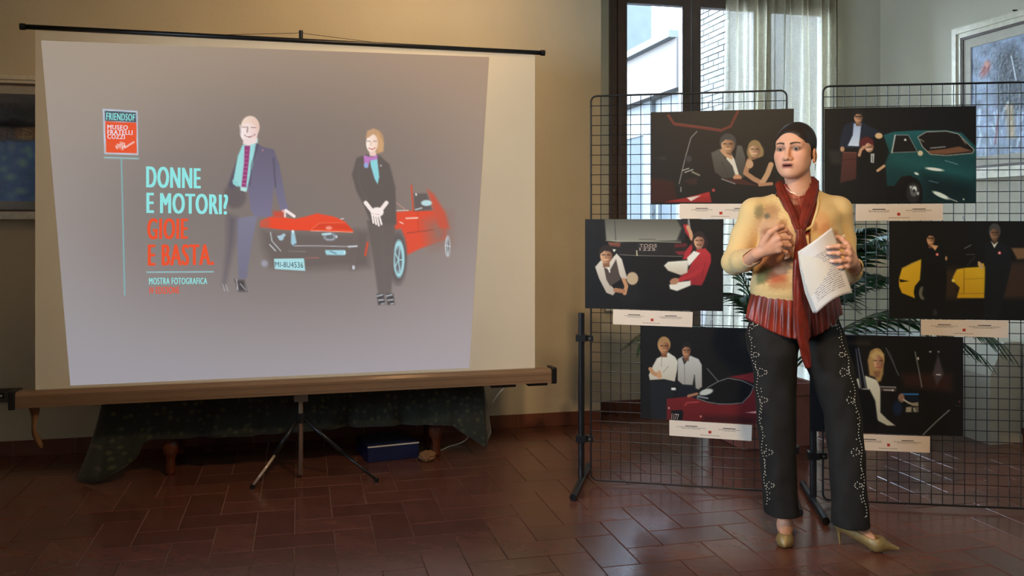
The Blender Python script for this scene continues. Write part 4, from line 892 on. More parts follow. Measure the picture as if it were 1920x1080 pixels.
topm = MB().box((-hw-e, -e, zt+.001), (hw+e, ty1-ty0, zt+.006)).build('cloth_top', M['cloth'], tc_)
# blue box, crumpled paper, cable
M['bluebox'] = mat('blue_box', sc(22, 32, 74), .5, .4, noise=.15, nscale=9)
M['paper'] = mat('paper_sheet', sc(222, 214, 200), .7, .2, noise=.04, nscale=9)
M['kraft'] = mat('kraft_paper', sc(140, 100, 66), .75, .2, noise=.2, nscale=18)
pA = onZ(690, 868); pB = onZ(785, 858); d2 = (pB-pA)
bx = empty('storage_box', pA, math.atan2(d2.y, d2.x), 'low dark blue box lying on the floor below the table', 'box')
bl_ = d2.length; MB().box((0, 0, 0), (bl_, .3, .085)).build('body', M['bluebox'], bx, bevel=.004); MB().box((.004, .004, .0855), (bl_-.004, .296, .091)).build('lid', M['bluebox'], bx, bevel=.002); MB().box((-.002, -.004, .084), (bl_+.002, .003, .0905)).build('lid_edge', M['paper'], bx)
pc = onZ(800, 862)
rr = random.Random(3); bm = bmesh.new(); bmesh.ops.create_icosphere(bm, subdivisions=3, radius=.05)
for v in bm.verts: v.co = Vector((v.co.x*.95, v.co.y*.8, v.co.z*.62))*(1+rr.uniform(-.22, .16)); v.co.z = max(v.co.z+.03, 0)
me = bpy.data.meshes.new('crumpled_paper'); bm.to_mesh(me); bm.free()
o = link('crumpled_paper', me, M['kraft'], None, (pc.x+.0, pc.y-.03, 0)); tag(o, 'crumpled tan paper lying beside the blue box', 'paper')
ps = FS.o+FS.u*(uB-.25)+Vector((0, 0, z0-.018))
cpts = [ps, ps+Vector((-.03, .06, -.05)), onY(905, 5.3, 785), onY(885, 5.32, 808), onY(872, 5.3, 826), onZ(845, 838), onZ(826, 846), onZ(800, 852)]
sm = []
for i in range(len(cpts)-1):
    a_ = cpts[max(i-1, 0)]; b_ = cpts[i]; c2_ = cpts[i+1]; d3 = cpts[min(i+2, len(cpts)-1)]
    for k in range(8):
        t = k/8; sm.append(.5*((2*b_)+(c2_-a_)*t+(2*a_-5*b_+4*c2_-d3)*t*t+(3*b_-a_-3*c2_+d3)*t**3))
sm = [Vector((p.x, p.y, max(p.z, .005))) for p in sm]
o = MB().tube(sm, .0042, 6).build('cable', M['cable'], smooth=True); tag(o, 'thin white cable running from the screen case down behind the tablecloth', 'cable')
# tan strip hanging at the left end of the case
zc = []
rr = random.Random(5)
for i in range(14):
    t = i/13
    hu = FS.hit(56+20*t+4*math.sin(t*7), 748+92*t, -.02); p = FS.o+FS.u*hu[0]-FS.n*.02+Vector((0, 0, hu[1])); wd = .017*(1-t)**.6*(1+.3*math.sin(t*9))+.004
    zc.append([(p.x-wd, p.y+.01*math.sin(5*t), p.z), (p.x, p.y-.012, p.z+.004), (p.x+wd, p.y+.012*math.cos(6*t), p.z)])
o = MB().grid(zc).build('torn_strip', M['kraft'], smooth=True); o.modifiers.new('s', 'SOLIDIFY').thickness = .003
tag(o, 'torn tan paper strip hanging below the end of the screen case', 'paper')
# wall sockets beside the screen
s0 = onY(0, YW, 741); so = empty('wall_socket', (s0.x, YW, s0.z), 0, 'dark grey socket strip with two outlets on the wall beside the screen', 'socket')
M['grey'] = mat('grey_plastic', sc(92, 88, 80), .5, .4, noise=.05, nscale=20)
MB().box((-.25, -.018, -.04), (.12, 0, .04)).build('plate', M['grey'], so, bevel=.004)
for x in (.012, .068):
    MB().box((x-.016, -.021, -.016), (x+.016, -.0178, .016)).build('outlet', M['plastic'], so, bevel=.002); MB().tube([(x, -.024, 0), (x, -.0212, 0)], .007, 10).build('outlet_ring', M['white'], so)
# ================================================================== framed paintings
def vpaint(cv, base, seed):
    rs = np.random.RandomState(seed)
M['gold'] = mat('pale_gold_frame', sc(214, 206, 184), .35, .5, metal=.08, noise=.12, nscale=25)
M['mount'] = mat('linen_mount', sc(206, 200, 186), .8, .2, noise=.05, nscale=30)
M['oil'] = mat('oil_paint', (0, 0, 0, 1), .4, .5, vcol=True, bump=.5, bscale=45)
def framed(name, fr, u0, u1, z0, z1, label, fw, mw, paint, bgc, light, glass=False):
    r = empty(name, fr.o, fr.rz, label, 'painting')
    def ring(a, b, y0, y1, nm, m, bev=.004):
        # a: outer inset, b: inner inset
        A_, B_ = (u0+a, u1-a, z0+a, z1-a), (u0+b, u1-b, z0+b, z1-b)
        for q in ([(A_[0], A_[3]), (A_[1], A_[3]), (B_[1], B_[3]), (B_[0], B_[3])], [(A_[0], A_[2]), (B_[0], B_[2]), (B_[1], B_[2]), (A_[1], A_[2])],
                  [(A_[0], A_[2]), (A_[0], A_[3]), (B_[0], B_[3]), (B_[0], B_[2])], [(A_[1], A_[2]), (B_[1], B_[2]), (B_[1], B_[3]), (A_[1], A_[3])]):
            MB().prism(q, y0, y1).build(nm, m, r)
    ring(0, fw*.45, -.045, 0, 'frame_moulding', M['gold']); ring(fw*.45, fw*.8, -.034, 0, 'inner_moulding', M['gold']); ring(fw*.8, fw, -.03, 0, 'fillet', M['wframe'])
    ring(fw, fw+mw, -.02, 0, 'mount', M['mount'])
    i = fw+mw
    MB().box((u0+i-.01, -.012, z0+i-.01), (u1-i+.01, 0, z1-i+.01)).build('canvas', M['board'], r)
    picture('painted_surface', fr, .0125, (u0+i, u1-i, z0+i, z1-i), 150, 150, paint, bgc, M['oil'], light, r, noise=5)
    if glass: MB().box((u0+fw-.004, -.0275, z0+fw-.004), (u1-fw+.004, -.0255, z1-fw+.004)).build('glass', M['pglass'], r)
    return r
def paintR(c):
    rs = np.random.RandomState(11)
    x0, x1, y0, y1 = c.X.min(), c.X.max(), c.Y.min(), c.Y.max()
    for k in range(420):
        x = rs.uniform(x0, x1); y = rs.uniform(y0, y1); r = rs.uniform(3, 15); g = rs.uniform(60, 150) if y < 200 else rs.uniform(85, 170)
        col = (g*.86, g*.98, g*1.14); c.ell(x, y, r*rs.uniform(.4, 1), r*rs.uniform(.25, .7), col, 3, .4, rot=rs.uniform(-1.5, 1.5))
    c.ell(1848, 130, 8, 17, (120, 62, 58), 3, .8, rot=.5); c.ell(1850, 120, 4, 6, (176, 120, 100), 2, .8)
    c.poly([(1865, 100), (1900, 80), (1925, 110), (1930, 200), (1890, 230), (1862, 190)], (52, 58, 66), 9, .7)
    for k in range(26):
        x = rs.uniform(1830, 1935); y = rs.uniform(190, 300); c.line([(x, y), (x+rs.uniform(-6, 6), y+rs.uniform(10, 30))], rs.uniform(2, 5), (176, 196, 206), 1.5, .7)
    c.poly([(1885, 195), (1900, 195), (1905, 260), (1890, 260)], (150, 130, 90), 4, .7); c.line([(1872, 215), (1866, 270)], 3, (110, 50, 56), 1.5, .8); c.line([(1896, 105), (1905, 150)], 2, (200, 210, 214), 1, .8)
FR = Frame((XR-.001, 6.0), (XR-.001, 5.0)); 
pu0 = 6.0-onX(1795, XR).y; tz = onX(1795, XR, 57).z; bz = onX(1830, XR, 336).z
framed('framed_painting', FR, pu0, pu0+1.05, bz, tz, 'abstract blue grey painting in a pale gold frame behind the wire panel', .085, .06, paintR, (112, 130, 152), np.array([.5, .55, .55]))
h = MB().tube([(0, 0, 0), (-.03, 0, 0)], .006, 8).build('picture_nail', M['plastic'], loc=onX(1907, XR, 20)); tag(h, 'dark picture nail above the abstract blue grey painting', 'nail')
def paintL(c):
    rs = np.random.RandomState(4)
    c.poly([(-200, 150), (300, 150), (300, 228), (-200, 235)], (58, 56, 58), 6)
    for k in range(60): c.ell(rs.uniform(-150, 120), rs.uniform(180, 225), rs.uniform(6, 20), rs.uniform(2, 6), (72, 70, 72), 4, .4)
    c.poly([(-200, 232), (0, 232), (25, 222), (60, 230), (300, 228), (300, 240), (-200, 240)], (26, 26, 28), 3); c.poly([(-200, 240), (300, 238), (300, 266), (-200, 266)], (84, 64, 48), 3)
    c.poly([(28, 240), (80, 238), (80, 262), (28, 262)], (128, 90, 52), 2); c.poly([(-200, 265), (300, 263), (300, 395), (-200, 395)], (84, 112, 150), 4)  # blue lower part: window reflection in the glass, painted into the picture
    for k in range(120): c.ell(rs.uniform(-150, 120), rs.uniform(270, 385), rs.uniform(4, 12), rs.uniform(3, 8), tuple(np.array([100, 128, 165])*rs.uniform(.7, 1.4)), 3, .45)  # mottling of the painted reflection
    for k in range(6): c.line([(rs.uniform(30, 60), rs.uniform(240, 262)), (rs.uniform(40, 66), rs.uniform(240, 262))], 1.5, (190, 150, 100), 1)
FL = Frame((-2.6, YW), (0.0, YW))
pr = onY(68, YW).x+.25+2.6; pl = pr-1.15
framed('framed_painting', FL, pl, pr, onY(30, YW, 411).z, onY(30, YW, 143).z, 'landscape painting under glass in a pale frame, half hidden behind the screen', .055, .05, paintL, (70, 68, 70), np.array([.35, .33, .3]), glass=True)
# ================================================================== palm, planter, heater cover, plinth
M['terra'] = mat('terracotta_pot', sc(150, 92, 78), .6, .3, noise=.12, nscale=9)
M['soil'] = mat('soil', sc(46, 34, 26), .95, .1, noise=.3, nscale=40, bump=.6, bscale=60)
M['leaf'] = mat('palm_leaf', sc(38, 76, 42), .35, .5, noise=.25, nscale=14, rnd=.2)
M['stem'] = mat('palm_stem', sc(66, 84, 42), .5, .4, noise=.2, nscale=20)
pl_ = onZ(1532, 838); pw = .50
pcx, pcy = pl_.x-pw+.0, pl_.y+pw/2+.02
pt = empty('planter', (pl_.x-pw/2, pl_.y+pw/2, 0), 0, 'square terracotta planter standing on the floor behind the wire panels', 'planter')
q = pw/2; hp = .385
MB().box((-q+.02, -q+.02, 0), (q-.02, q-.02, hp-.07)).build('body', M['terra'], pt, bevel=.01)
MB().box((-q, -q, hp-.069), (q, -q+.03, hp)).box((-q, q-.03, hp-.069), (q, q, hp)).box((-q, -q+.03, hp-.069), (-q+.03, q-.03, hp)).box((q-.03, -q+.03, hp-.069), (q, q-.03, hp)).build('rim', M['terra'], pt)
MB().box((-q+.031, -q+.031, hp-.0685), (q-.031, q-.031, hp-.03)).build('soil', M['soil'], pt)
palm = empty('palm', (pt.location.x+.12, pt.location.y, hp-.03), 0, 'tall dark green palm with long arching fronds growing behind the wire panels', 'palm')
def frond(target, lift, nl, llen, seed, droop=.25):
    rs = random.Random(seed)
    base = Vector((rs.uniform(-.05, .05), rs.uniform(-.05, .05), 0)); tgt = Vector(target)-palm.location
    mid = base.lerp(tgt, .5)+Vector((0, 0, lift))
    pts = []
    for k in range(21):
        t = k/20; pts.append(base*(1-t)**2+mid*2*t*(1-t)+tgt*t*t)
    mb = MB(); st_ = MB().tube(pts, [.009*(1-.75*k/20) for k in range(21)], 6)
    st_.build('frond_stem', M['stem'], palm, smooth=True)
    for k in range(nl):
        t = .30+.70*(k+.5)/nl; f = t*20; i = min(int(f), 19); p = pts[i].lerp(pts[i+1], f-i); tg = (pts[min(i+1, 20)]-pts[i]).normalized()
        side = tg.cross(Vector((0, 0, 1)))
        side = side.normalized() if side.length > 1e-3 else Vector((1, 0, 0))
        ll = llen*(math.sin(math.pi*min(1, (t-.2)/.85))**.6*.75+.25)*rs.uniform(.85, 1.1)
        for s_ in (-1, 1):
            d = (side*s_*.85+tg*.75+Vector((0, 0, .15))).normalized(); n_ = d.cross(tg).normalized()
            row = []
            for m_ in range(6):
                q_ = m_/5; c0 = p+d*ll*q_+Vector((0, 0, -droop*ll*q_*q_*1.6)); wd = .0135*math.sin(math.pi*(.08+.9*q_))**.8*(1 if q_ < 1 else .1)
                wv = tg*.9-d*.2; wv = wv.normalized()*wd
                row.append([tuple(c0-wv), tuple(c0+Vector((0, 0, -.003))), tuple(c0+wv)])
            mb.grid(row)
    mb.build('frond', M['leaf'], palm, smooth=True)
for i, (px, py, d, lift, nl, ll) in enumerate([(1660, 440, 5.25, .35, 26, .34), (1700, 520, 5.1, .35, 26, .32), (1640, 470, 5.6, .4, 24, .36), (1385, 560, 5.3, .35, 20, .28), (1200, 640, 5.25, .4, 22, .26),
                                          (1615, 430, 5.0, .4, 24, .30), (1870, 640, 5.0, .6, 26, .34), (1830, 660, 5.2, .55, 24, .32), (1445, 450, 5.7, .4, 22, .3), (1655, 455, 5.0, .45, 30, .30), (1648, 520, 5.35, .4, 30, .30), (1560, 560, 5.6, .35, 22, .3), (1340, 480, 5.45, .5, 20, .26)]):
    frond(unp(px, py, d), lift, nl, ll, i+20)
# heater cover with a slatted top, standing skew below the window
M['heater'] = mat('white_enamel', sc(222, 226, 228), .3, .5, noise=.03, nscale=6)
hcl = onZ(1655, 622, .62); hc = empty('heater_cover', (hcl.x-.08, hcl.y+.06, 0), R(-38), 'white heater cover with a dark slatted grille on top behind the palm', 'heater')
MB().box((-.30, -.17, 0), (.30, .17, .6)).build('body', M['heater'], hc, bevel=.01)
MB().box((-.33, -.19, .601), (.33, .19, .62)).build('top', M['heater'], hc, bevel=.004)
MB().box((-.24, -.13, .6205), (.24, .13, .622)).build('grille_bed', M['plastic'], hc)
for k in range(11):
    y = -.12+.024*k; MB().box((-.24, y-.006, .6222), (.24, y+.006, .630)).build('slat', M['heater'], hc)
# low plastered plinth by the right wall
kx = onX(1857, XR-.24); pz = empty('plinth', (kx.x, kx.y, 0), 0, 'low plastered plinth with a sloping shoulder below the abstract painting', 'plinth')
xr = XR-.006
x0 = 0; xm = 1.0
prof = [(0, 0), (max(.05, XR-.014-kx.x), 0), (max(.05, XR-.014-kx.x), .62), (.10, .62), (0, .42)]
MB().prism(prof, 0, .62).build('body', M['wallr'], pz)
MB().box((.004, -.008, .001), (max(.05, XR-.014-kx.x), -.0005, .05)).build('skirting', M['wallr'], pz)
# ================================================================== the speaker: signed distance fields meshed by surface nets
class SDF:
    def __init__(s, lo, hi, h):
        s.lo = np.array(lo, float); s.h = h; s.n = np.ceil((np.array(hi)-s.lo)/h).astype(int)+1
        s.F = np.full(s.n, 1.0, np.float32); s.ax = [s.lo[i]+h*np.arange(s.n[i]) for i in range(3)]
    def sub(s, lo, hi):
        a = np.clip(np.floor((np.array(lo)-s.lo)/s.h).astype(int), 0, s.n); b = np.clip(np.ceil((np.array(hi)-s.lo)/s.h).astype(int)+1, 0, s.n)
        sl = tuple(slice(a[i], b[i]) for i in range(3))
        X, Y, Z = np.meshgrid(*[s.ax[i][sl[i]].astype(np.float32) for i in range(3)], indexing='ij', sparse=True)
        return sl, X, Y, Z
    def op(s, lo, hi, fn, k=.01, mode='u'):
        pad = k+4*s.h
        sl, X, Y, Z = s.sub(np.array(lo)-pad, np.array(hi)+pad)
        if 0 in s.F[sl].shape: return s
        d = fn(X, Y, Z); a = s.F[sl]
        if mode == 'u':
            t = np.clip(.5+.5*(a-d)/k, 0, 1); s.F[sl] = a*(1-t)+d*t-k*t*(1-t)
        elif mode == 's':
            t = np.clip(.5-.5*(a+d)/k, 0, 1); s.F[sl] = a*(1-t)+(-d)*t+k*t*(1-t)
        elif mode == 'i':
            t = np.clip(.5-.5*(a-d)/k, 0, 1); s.F[sl] = a*(1-t)+d*t+k*t*(1-t)
        return s
    def ell(s, c, r, k=.01, mode='u', rot=None):
        c = np.array(c, float); r = np.array(r, float); m = r.max()
        def fn(X, Y, Z):
            x, y, z = X-c[0], Y-c[1], Z-c[2]
            if rot is not None:
                Rm = rot; x, y, z = Rm[0][0]*x+Rm[0][1]*y+Rm[0][2]*z, Rm[1][0]*x+Rm[1][1]*y+Rm[1][2]*z, Rm[2][0]*x+Rm[2][1]*y+Rm[2][2]*z
            q = np.sqrt((x/r[0])**2+(y/r[1])**2+(z/r[2])**2); g = np.sqrt((x/r[0]**2)**2+(y/r[1]**2)**2+(z/r[2]**2)**2)+1e-6
            return q*(q-1)/g
        return s.op(c-m, c+m, fn, k, mode)
    def cone(s, a, b, ra, rb, k=.01, mode='u', flat=None):
        a = np.array(a, float); b = np.array(b, float); e = b-a; L = e@e+1e-12; m = max(ra, rb)
        def fn(X, Y, Z):
            x, y, z = X-a[0], Y-a[1], Z-a[2]; t = np.clip((x*e[0]+y*e[1]+z*e[2])/L, 0, 1)
            return np.sqrt((x-t*e[0])**2+(y-t*e[1])**2+(z-t*e[2])**2)-(ra+(rb-ra)*t)
        return s.op(np.minimum(a, b)-m, np.maximum(a, b)+m, fn, k, mode)
    def chain(s, pts, rs, k=.01, mode='u'):
        for i in range(len(pts)-1): s.cone(pts[i], pts[i+1], rs[i], rs[i+1], k, mode)
        return s
    def loft(s, secs, k=.01, mode='u', p=2.0, disp=None):
        """secs: (z, cx, cy, rx, ry) from low to high"""
        S = np.array(secs, float); S = S[np.argsort(S[:, 0])]
        def fn(X, Y, Z):
            z = Z; g = lambda j: np.interp(np.asarray(z).ravel(), S[:, 0], S[:, j]).reshape(np.shape(z)).astype(np.float32)
            cx, cy, rx, ry = g(1), g(2), g(3), g(4)
            u = np.abs((X-cx)/rx); v = np.abs((Y-cy)/ry); q = (u**p+v**p)**(1/p)
            d = (q-1)*np.minimum(rx, ry)
            if disp is not None: d = d+disp(X, Y, Z)
            return np.maximum(d, np.maximum(S[0, 0]-z, z-S[-1, 0]))
        lo = [(S[:, 1]-S[:, 3]).min(), (S[:, 2]-S[:, 4]).min(), S[0, 0]]; hi = [(S[:, 1]+S[:, 3]).max(), (S[:, 2]+S[:, 4]).max(), S[-1, 0]]
        return s.op(lo, hi, fn, k, mode)
    def nets(s):
        F = s.F; F[0] = F[-1] = 1; F[:, 0] = F[:, -1] = 1; F[:, :, 0] = F[:, :, -1] = 1
        I = F < 0; nx, ny, nz = F.shape
        cnt = np.zeros((nx-1, ny-1, nz-1), np.int8)
        offs = [(i, j, k) for i in (0, 1) for j in (0, 1) for k in (0, 1)]
        for i, j, k in offs: cnt += I[i:nx-1+i, j:ny-1+j, k:nz-1+k]
        act = (cnt > 0) & (cnt < 8); idx = np.argwhere(act); ID = np.full(act.shape, -1, np.int64); ID[act] = np.arange(len(idx))
        V = {o: F[idx[:, 0]+o[0], idx[:, 1]+o[1], idx[:, 2]+o[2]] for o in offs}
        acc = np.zeros((len(idx), 3)); w = np.zeros(len(idx))
        for o in offs:
            for ax in range(3):
                if o[ax] == 0:
                    o2 = list(o); o2[ax] = 1; o2 = tuple(o2); a, b = V[o], V[o2]; m = (a < 0) != (b < 0)
                    t = np.where(m, a/(a-b+1e-20), 0); p = np.tile(np.array(o, float), (len(idx), 1)); p[:, ax] += t
                    acc += p*m[:, None]; w += m
        co = s.lo+(idx+acc/np.maximum(w, 1)[:, None])*s.h
        Q = []
        for ax in range(3):
            u, v = (ax+1) % 3, (ax+2) % 3
            sl0 = [slice(None)]*3; sl1 = [slice(None)]*3; sl0[ax] = slice(0, -1); sl1[ax] = slice(1, None)
            ch = I[tuple(sl0)] != I[tuple(sl1)]; e = np.argwhere(ch); ok = (e[:, u] > 0) & (e[:, v] > 0) & (e[:, u] < F.shape[u]-1) & (e[:, v] < F.shape[v]-1); e = e[ok]
            ins = I[e[:, 0], e[:, 1], e[:, 2]]
            def cell(du, dv):
                c = e.copy(); c[:, u] -= du; c[:, v] -= dv; return ID[c[:, 0], c[:, 1], c[:, 2]]
            q = np.stack([cell(1, 1), cell(0, 1), cell(0, 0), cell(1, 0)], 1); q[~ins] = q[~ins][:, ::-1]; Q.append(q)
        return co, np.concatenate(Q)
def np_mesh(name, co, f, col=None, mat_=None):
    me = bpy.data.meshes.new(name); nf = len(f)
    me.vertices.add(len(co)); me.vertices.foreach_set('co', co.astype(np.float32).reshape(-1))
    me.loops.add(nf*4); me.loops.foreach_set('vertex_index', f.astype(np.int32).reshape(-1))
    me.polygons.add(nf); me.polygons.foreach_set('loop_start', (np.arange(nf)*4).astype(np.int32)); me.polygons.foreach_set('loop_total', np.full(nf, 4, np.int32))
    me.polygons.foreach_set('use_smooth', [True]*nf); me.update(calc_edges=True)
    if col is not None:
        at = me.color_attributes.new('Col', 'FLOAT_COLOR', 'POINT'); at.data.foreach_set('color', np.concatenate([col, np.ones((len(co), 1))], 1).astype(np.float32).reshape(-1))
    if mat_: me.materials.append(mat_)
    return me
# local frame of the figure: x along the picture, y away from the camera, z up
DP = 3.65
pc_ = c2w((1500-960)/F*DP, DP)
woman = empty('person', (pc_[0], pc_[1], 0), -TH, 'standing person in a pale yellow floral cardigan and black studded trousers, holding papers', 'person')
def L(px, py, dy=0.0):
    s = (DP+dy)/F
    return np.array([(px-960)*s-(1500-960)*DP/F, dy, H-(py-HZ)*s])
def SX(w, dy=0.0): return w*(DP+dy)/F
B0 = .06                                        # depth of the body axis
M['skin'] = mat('skin', (0, 0, 0, 1), .5, .35, vcol=True)
M['hair'] = mat('dark_hair', sc(44, 33, 27), .45, .4, noise=.3, nscale=60, bump=.25, bscale=160)
M['knit'] = mat('knit_wool', (0, 0, 0, 1), .85, .15, vcol=True, bump=.25, bscale=420, sheen=.2)
M['satin'] = mat('russet_satin', (0, 0, 0, 1), .38, .4, vcol=True, noise=.12, nscale=25)
M['denim'] = mat('black_denim', sc(40, 38, 36), .8, .2, noise=.2, nscale=14, bump=.12, bscale=500)
M['shoe'] = mat('bronze_glitter', sc(150, 122, 74), .38, .5, metal=.25, noise=.18, nscale=60, bump=.15, bscale=300)
M['stud'] = mat('studs', sc(236, 230, 214), .2, .8, metal=.2)
SK = np.array(lin((222, 168, 138)))
# ------------------------------------------------ head (own frame: face looks to -y)
HC = L(1491, 282, B0-.015)                        # between the ears, eye level
yaw = R(-36)                                      # turned to the picture's left
cy_, sy_ = math.cos(yaw), math.sin(yaw)
tilt = R(1.0)
def h2l(p):
    p = np.atleast_2d(np.asarray(p, float)); x = p[:, 0]*cy_-p[:, 1]*sy_*-1*-1; y = p[:, 0]*sy_+p[:, 1]*cy_
    return np.stack([x, y, p[:, 2]], 1)+HC
def l2h(p):
    q = np.asarray(p, float)-HC; return np.stack([q[:, 0]*cy_+q[:, 1]*sy_, -q[:, 0]*sy_+q[:, 1]*cy_, q[:, 2]], 1)
hd = SDF((-.105, -.145, -.27), (.105, .135, .135), .0019)
hd.ell((0, .016, .035), (.073, .094, .079), .01); hd.ell((0, -.028, -.030), (.0635, .061, .080), .03)
hd.ell((0, -.045, .035), (.060, .045, .05), .03)
for s_ in (-1, 1):
    hd.ell((.042*s_, -.058, -.028), (.024, .024, .024), .03); hd.ell((.031*s_, -.048, -.062), (.022, .028, .027), .03)
    hd.cone((.044*s_, -.006, -.052), (.021*s_, -.064, -.094), .013, .014, .04)
    hd.cone((.010*s_, -.087, .021), (.043*s_, -.074, .022), .009, .009, .018)
hd.ell((0, -.081, -.097), (.019, .016, .015), .03)
for s_ in (-1, 1): hd.ell((.0325*s_, -.103, .001), (.0195, .017, .0135), .016, 's')
hd.cone((0, -.090, .010), (0, -.108, -.034), .0078, .0098, .012); hd.ell((0, -.1095, -.0375), (.0115, .0095, .0088), .008)
for s_ in (-1, 1): hd.ell((.0135*s_, -.0995, -.0405), (.0080, .009, .0072), .007)
hd.ell((0, -.080, -.066), (.030, .020, .020), .02)
hd.cone((-.020, -.0925, -.0635), (.020, -.0925, -.0635), .0045, .0045, .006); hd.ell((0, -.0975, -.0620), (.014, .0055, .0048), .006)
hd.cone((-.016, -.0935, -.0765), (.016, -.0935, -.0765), .0058, .0058, .006)
hd.ell((0, -.1035, -.0690), (.0205, .012, .0020), .003, 's')                 # parted lips
for s_ in (-1, 1):                                                       # lids round the eyes
    hd.ell((.0325*s_, -.0765, .0), (.0160, .0135, .0125), .004)
    hd.ell((.0325*s_, -.0945, -.0008), (.0135, .012, .0040), .002, 's')
    hd.ell((.078*s_, .012, -.022), (.008, .018, .029), .006, rot=[[1, 0, 0], [0, .97, .25], [0, -.25, .97]]); hd.ell((.087*s_, .008, -.017), (.006, .010, .016), .004, 's')
    hd.ell((.077*s_, .004, -.047), (.006, .008, .009), .005)
hd.cone((0, .022, -.06), (.020, .040, -.275), .049, .052, .03); hd.cone((0, -.006, -.12), (.012, .006, -.275), .034, .038, .03)
co, f = hd.nets()
hx, hy, hz = co.T
col = np.tile(SK, (len(co), 1))
def blend(m, c):
    global col
    m = np.clip(m, 0, 1)[:, None]; col = col*(1-m)+np.array(lin(c))*m
blend(.35*np.exp(-((np.abs(hx)-.040)/.018)**2-((hz+.032)/.02)**2)*(hy < -.03), (214, 128, 108))
lip = np.exp(-(np.maximum(0, np.abs(hx)-.008)/.0155)**4)*np.exp(-((hz+.0690)/.0112)**6)*(hy < -.082); blend(lip*.9, (132, 62, 58))
blend(np.exp(-(hx/.021)**6-((hz+.0690)/.0030)**4)*(hy < -.08), (40, 16, 16))
for s_ in (-1, 1):
    e_ = np.sqrt(((hx-.0330*s_)/.0205)**2+((hz-.002)/.0105)**2); blend(.85*np.exp(-(e_)**4)*(hy < -.055), (64, 42, 36))
    t_ = np.clip((np.abs(hx)-.012)/.036, 0, 1); by = .0205+.0060*np.sin(t_*2.3)-.002*t_
    brow = np.exp(-((hz-by)/(.0044-.0016*t_))**4)*((hx*s_ > .011) & (np.abs(hx) < .050))*(hy < -.04); blend(brow*.98, (30, 20, 16))
for s_ in (-1, 1): blend(np.exp(-((hx-.0068*s_)/.003)**2-((hz+.0468)/.0022)**2)*(hy < -.095), (86, 42, 36))
headco = h2l(co); headf = f; headcol = col
# ------------------------------------------------ hands
def hand(wrist, kn, fingers, thumb, fw=.0085, fore=None, lo=None, hi=None):
    pts = np.array([wrist]+kn+[p for fi in fingers for p in fi]+thumb+([fore] if fore is not None else []))
    g = SDF(pts.min(0)-.03, pts.max(0)+.03, .0019)
    wrist = np.array(wrist)
    if fore is not None: g.cone(fore, wrist, .031, .024, .01)
    for i, k_ in enumerate(kn):
        m_ = wrist+(np.array(k_)-wrist)*.25; g.cone(m_, k_, .017, .0125, .012)
    g.cone(kn[0], kn[-1], .0115, .0105, .01); c_ = np.mean(kn, 0)*.55+wrist*.45; g.ell(c_, (.024, .016, .026), .015)
    for i, fi in enumerate(fingers):
        r_ = fw*(1.0 if i < 3 else .86); ch_ = [kn[i]]+fi; g.chain(ch_, [r_*1.12, r_*1.03, r_*.92, r_*.78][:len(ch_)], .0035)
        g.ell(ch_[1], (r_*1.06,)*3, .004)
    g.chain(thumb, [.016, .0112, .0102, .0085][:len(thumb)], .007)
    return g.nets()
rW = L(1419, 476, -.15)
rk = [L(1453, 437, -.20), L(1460, 447, -.207), L(1463, 458, -.203), L(1461, 468, -.192)]
rf = [[L(1473, 431, -.188), L(1483, 441, -.165), L(1482, 449, -.150)], [L(1480, 446, -.19), L(1487, 457, -.165), L(1483, 464, -.148)], [L(1480, 460, -.186), L(1484, 471, -.16), L(1479, 476, -.145)], [L(1474, 473, -.176), L(1478, 481, -.156), L(1473, 484, -.143)]]
rt = [L(1430, 458, -.175), L(1444, 436, -.205), L(1457, 427, -.212), L(1468, 424, -.208)]
rco, rfc = hand(rW, rk, rf, rt, fore=L(1404, 487, -.08))
lW = L(1601, 494, -.19)
lk = [L(1590, 464, -.272), L(1592, 476, -.276), L(1591, 488, -.27), L(1588, 498, -.258)]
lf = [[L(1573, 461.5, -.287), L(1560, 462.5, -.282), L(1551, 464, -.276)], [L(1573, 475, -.291), L(1561, 474.5, -.284), L(1553, 475, -.277)], [L(1576, 489, -.284), L(1565, 489.5, -.279), L(1558, 490, -.273)], [L(1578, 501, -.268), L(1570, 502, -.262), L(1564, 502, -.257)]]
lt = [L(1597, 478, -.225), L(1588, 458, -.243), L(1579, 449, -.238), L(1571, 444, -.232)]
lco, lfc = hand(lW, lk, lf, lt, fore=L(1599, 502, -.12))
def handcol(co, tips):
    c = np.tile(SK*np.array([.98, .94, .92]), (len(co), 1))
    for t_, kdir in tips:
        d_ = np.linalg.norm(co-t_, axis=1); m = np.clip(1-(d_-.005)/.004, 0, 1)[:, None]*.75; c = c*(1-m)+np.array(lin((238, 204, 190)))*m
    return c
rcol = handcol(rco, []); lcol = handcol(lco, [(fi[-1]+np.array([0, -.007, .001]), 0) for fi in lf[:3]])
# ------------------------------------------------ trunk, arms and legs under the clothes, feet
bd = SDF((-.34, -.26, -.005), (.30, .24, 1.56), .0058)
nb = h2l([[.010, .030, -.235]])[0]
bd.cone(nb, L(1500, 385, B0+.02), .05, .055, .03)
TS = [(L(1500, 628)[2], L(1492, 1)[0], B0, .130, .080), (L(1500, 600)[2], L(1490, 1)[0], B0, .150, .09), (L(1500, 545)[2], L(1490, 1)[0], B0, .135, .095), (L(1500, 500)[2], L(1492, 1)[0], B0, .130, .092), (L(1500, 445)[2], L(1497, 1)[0], B0, .150, .105), (L(1500, 405)[2], L(1500, 1)[0], B0+.01, .155, .09), (L(1500, 378)[2], L(1500, 1)[0], B0+.02, .11, .06)]
bd.loft(TS, .02)
SHR = L(1414, 397, B0+.01); SHL = L(1571, 394, B0+.01)
ELR = L(1376, 492, .075); ELL = L(1588, 512, .05)
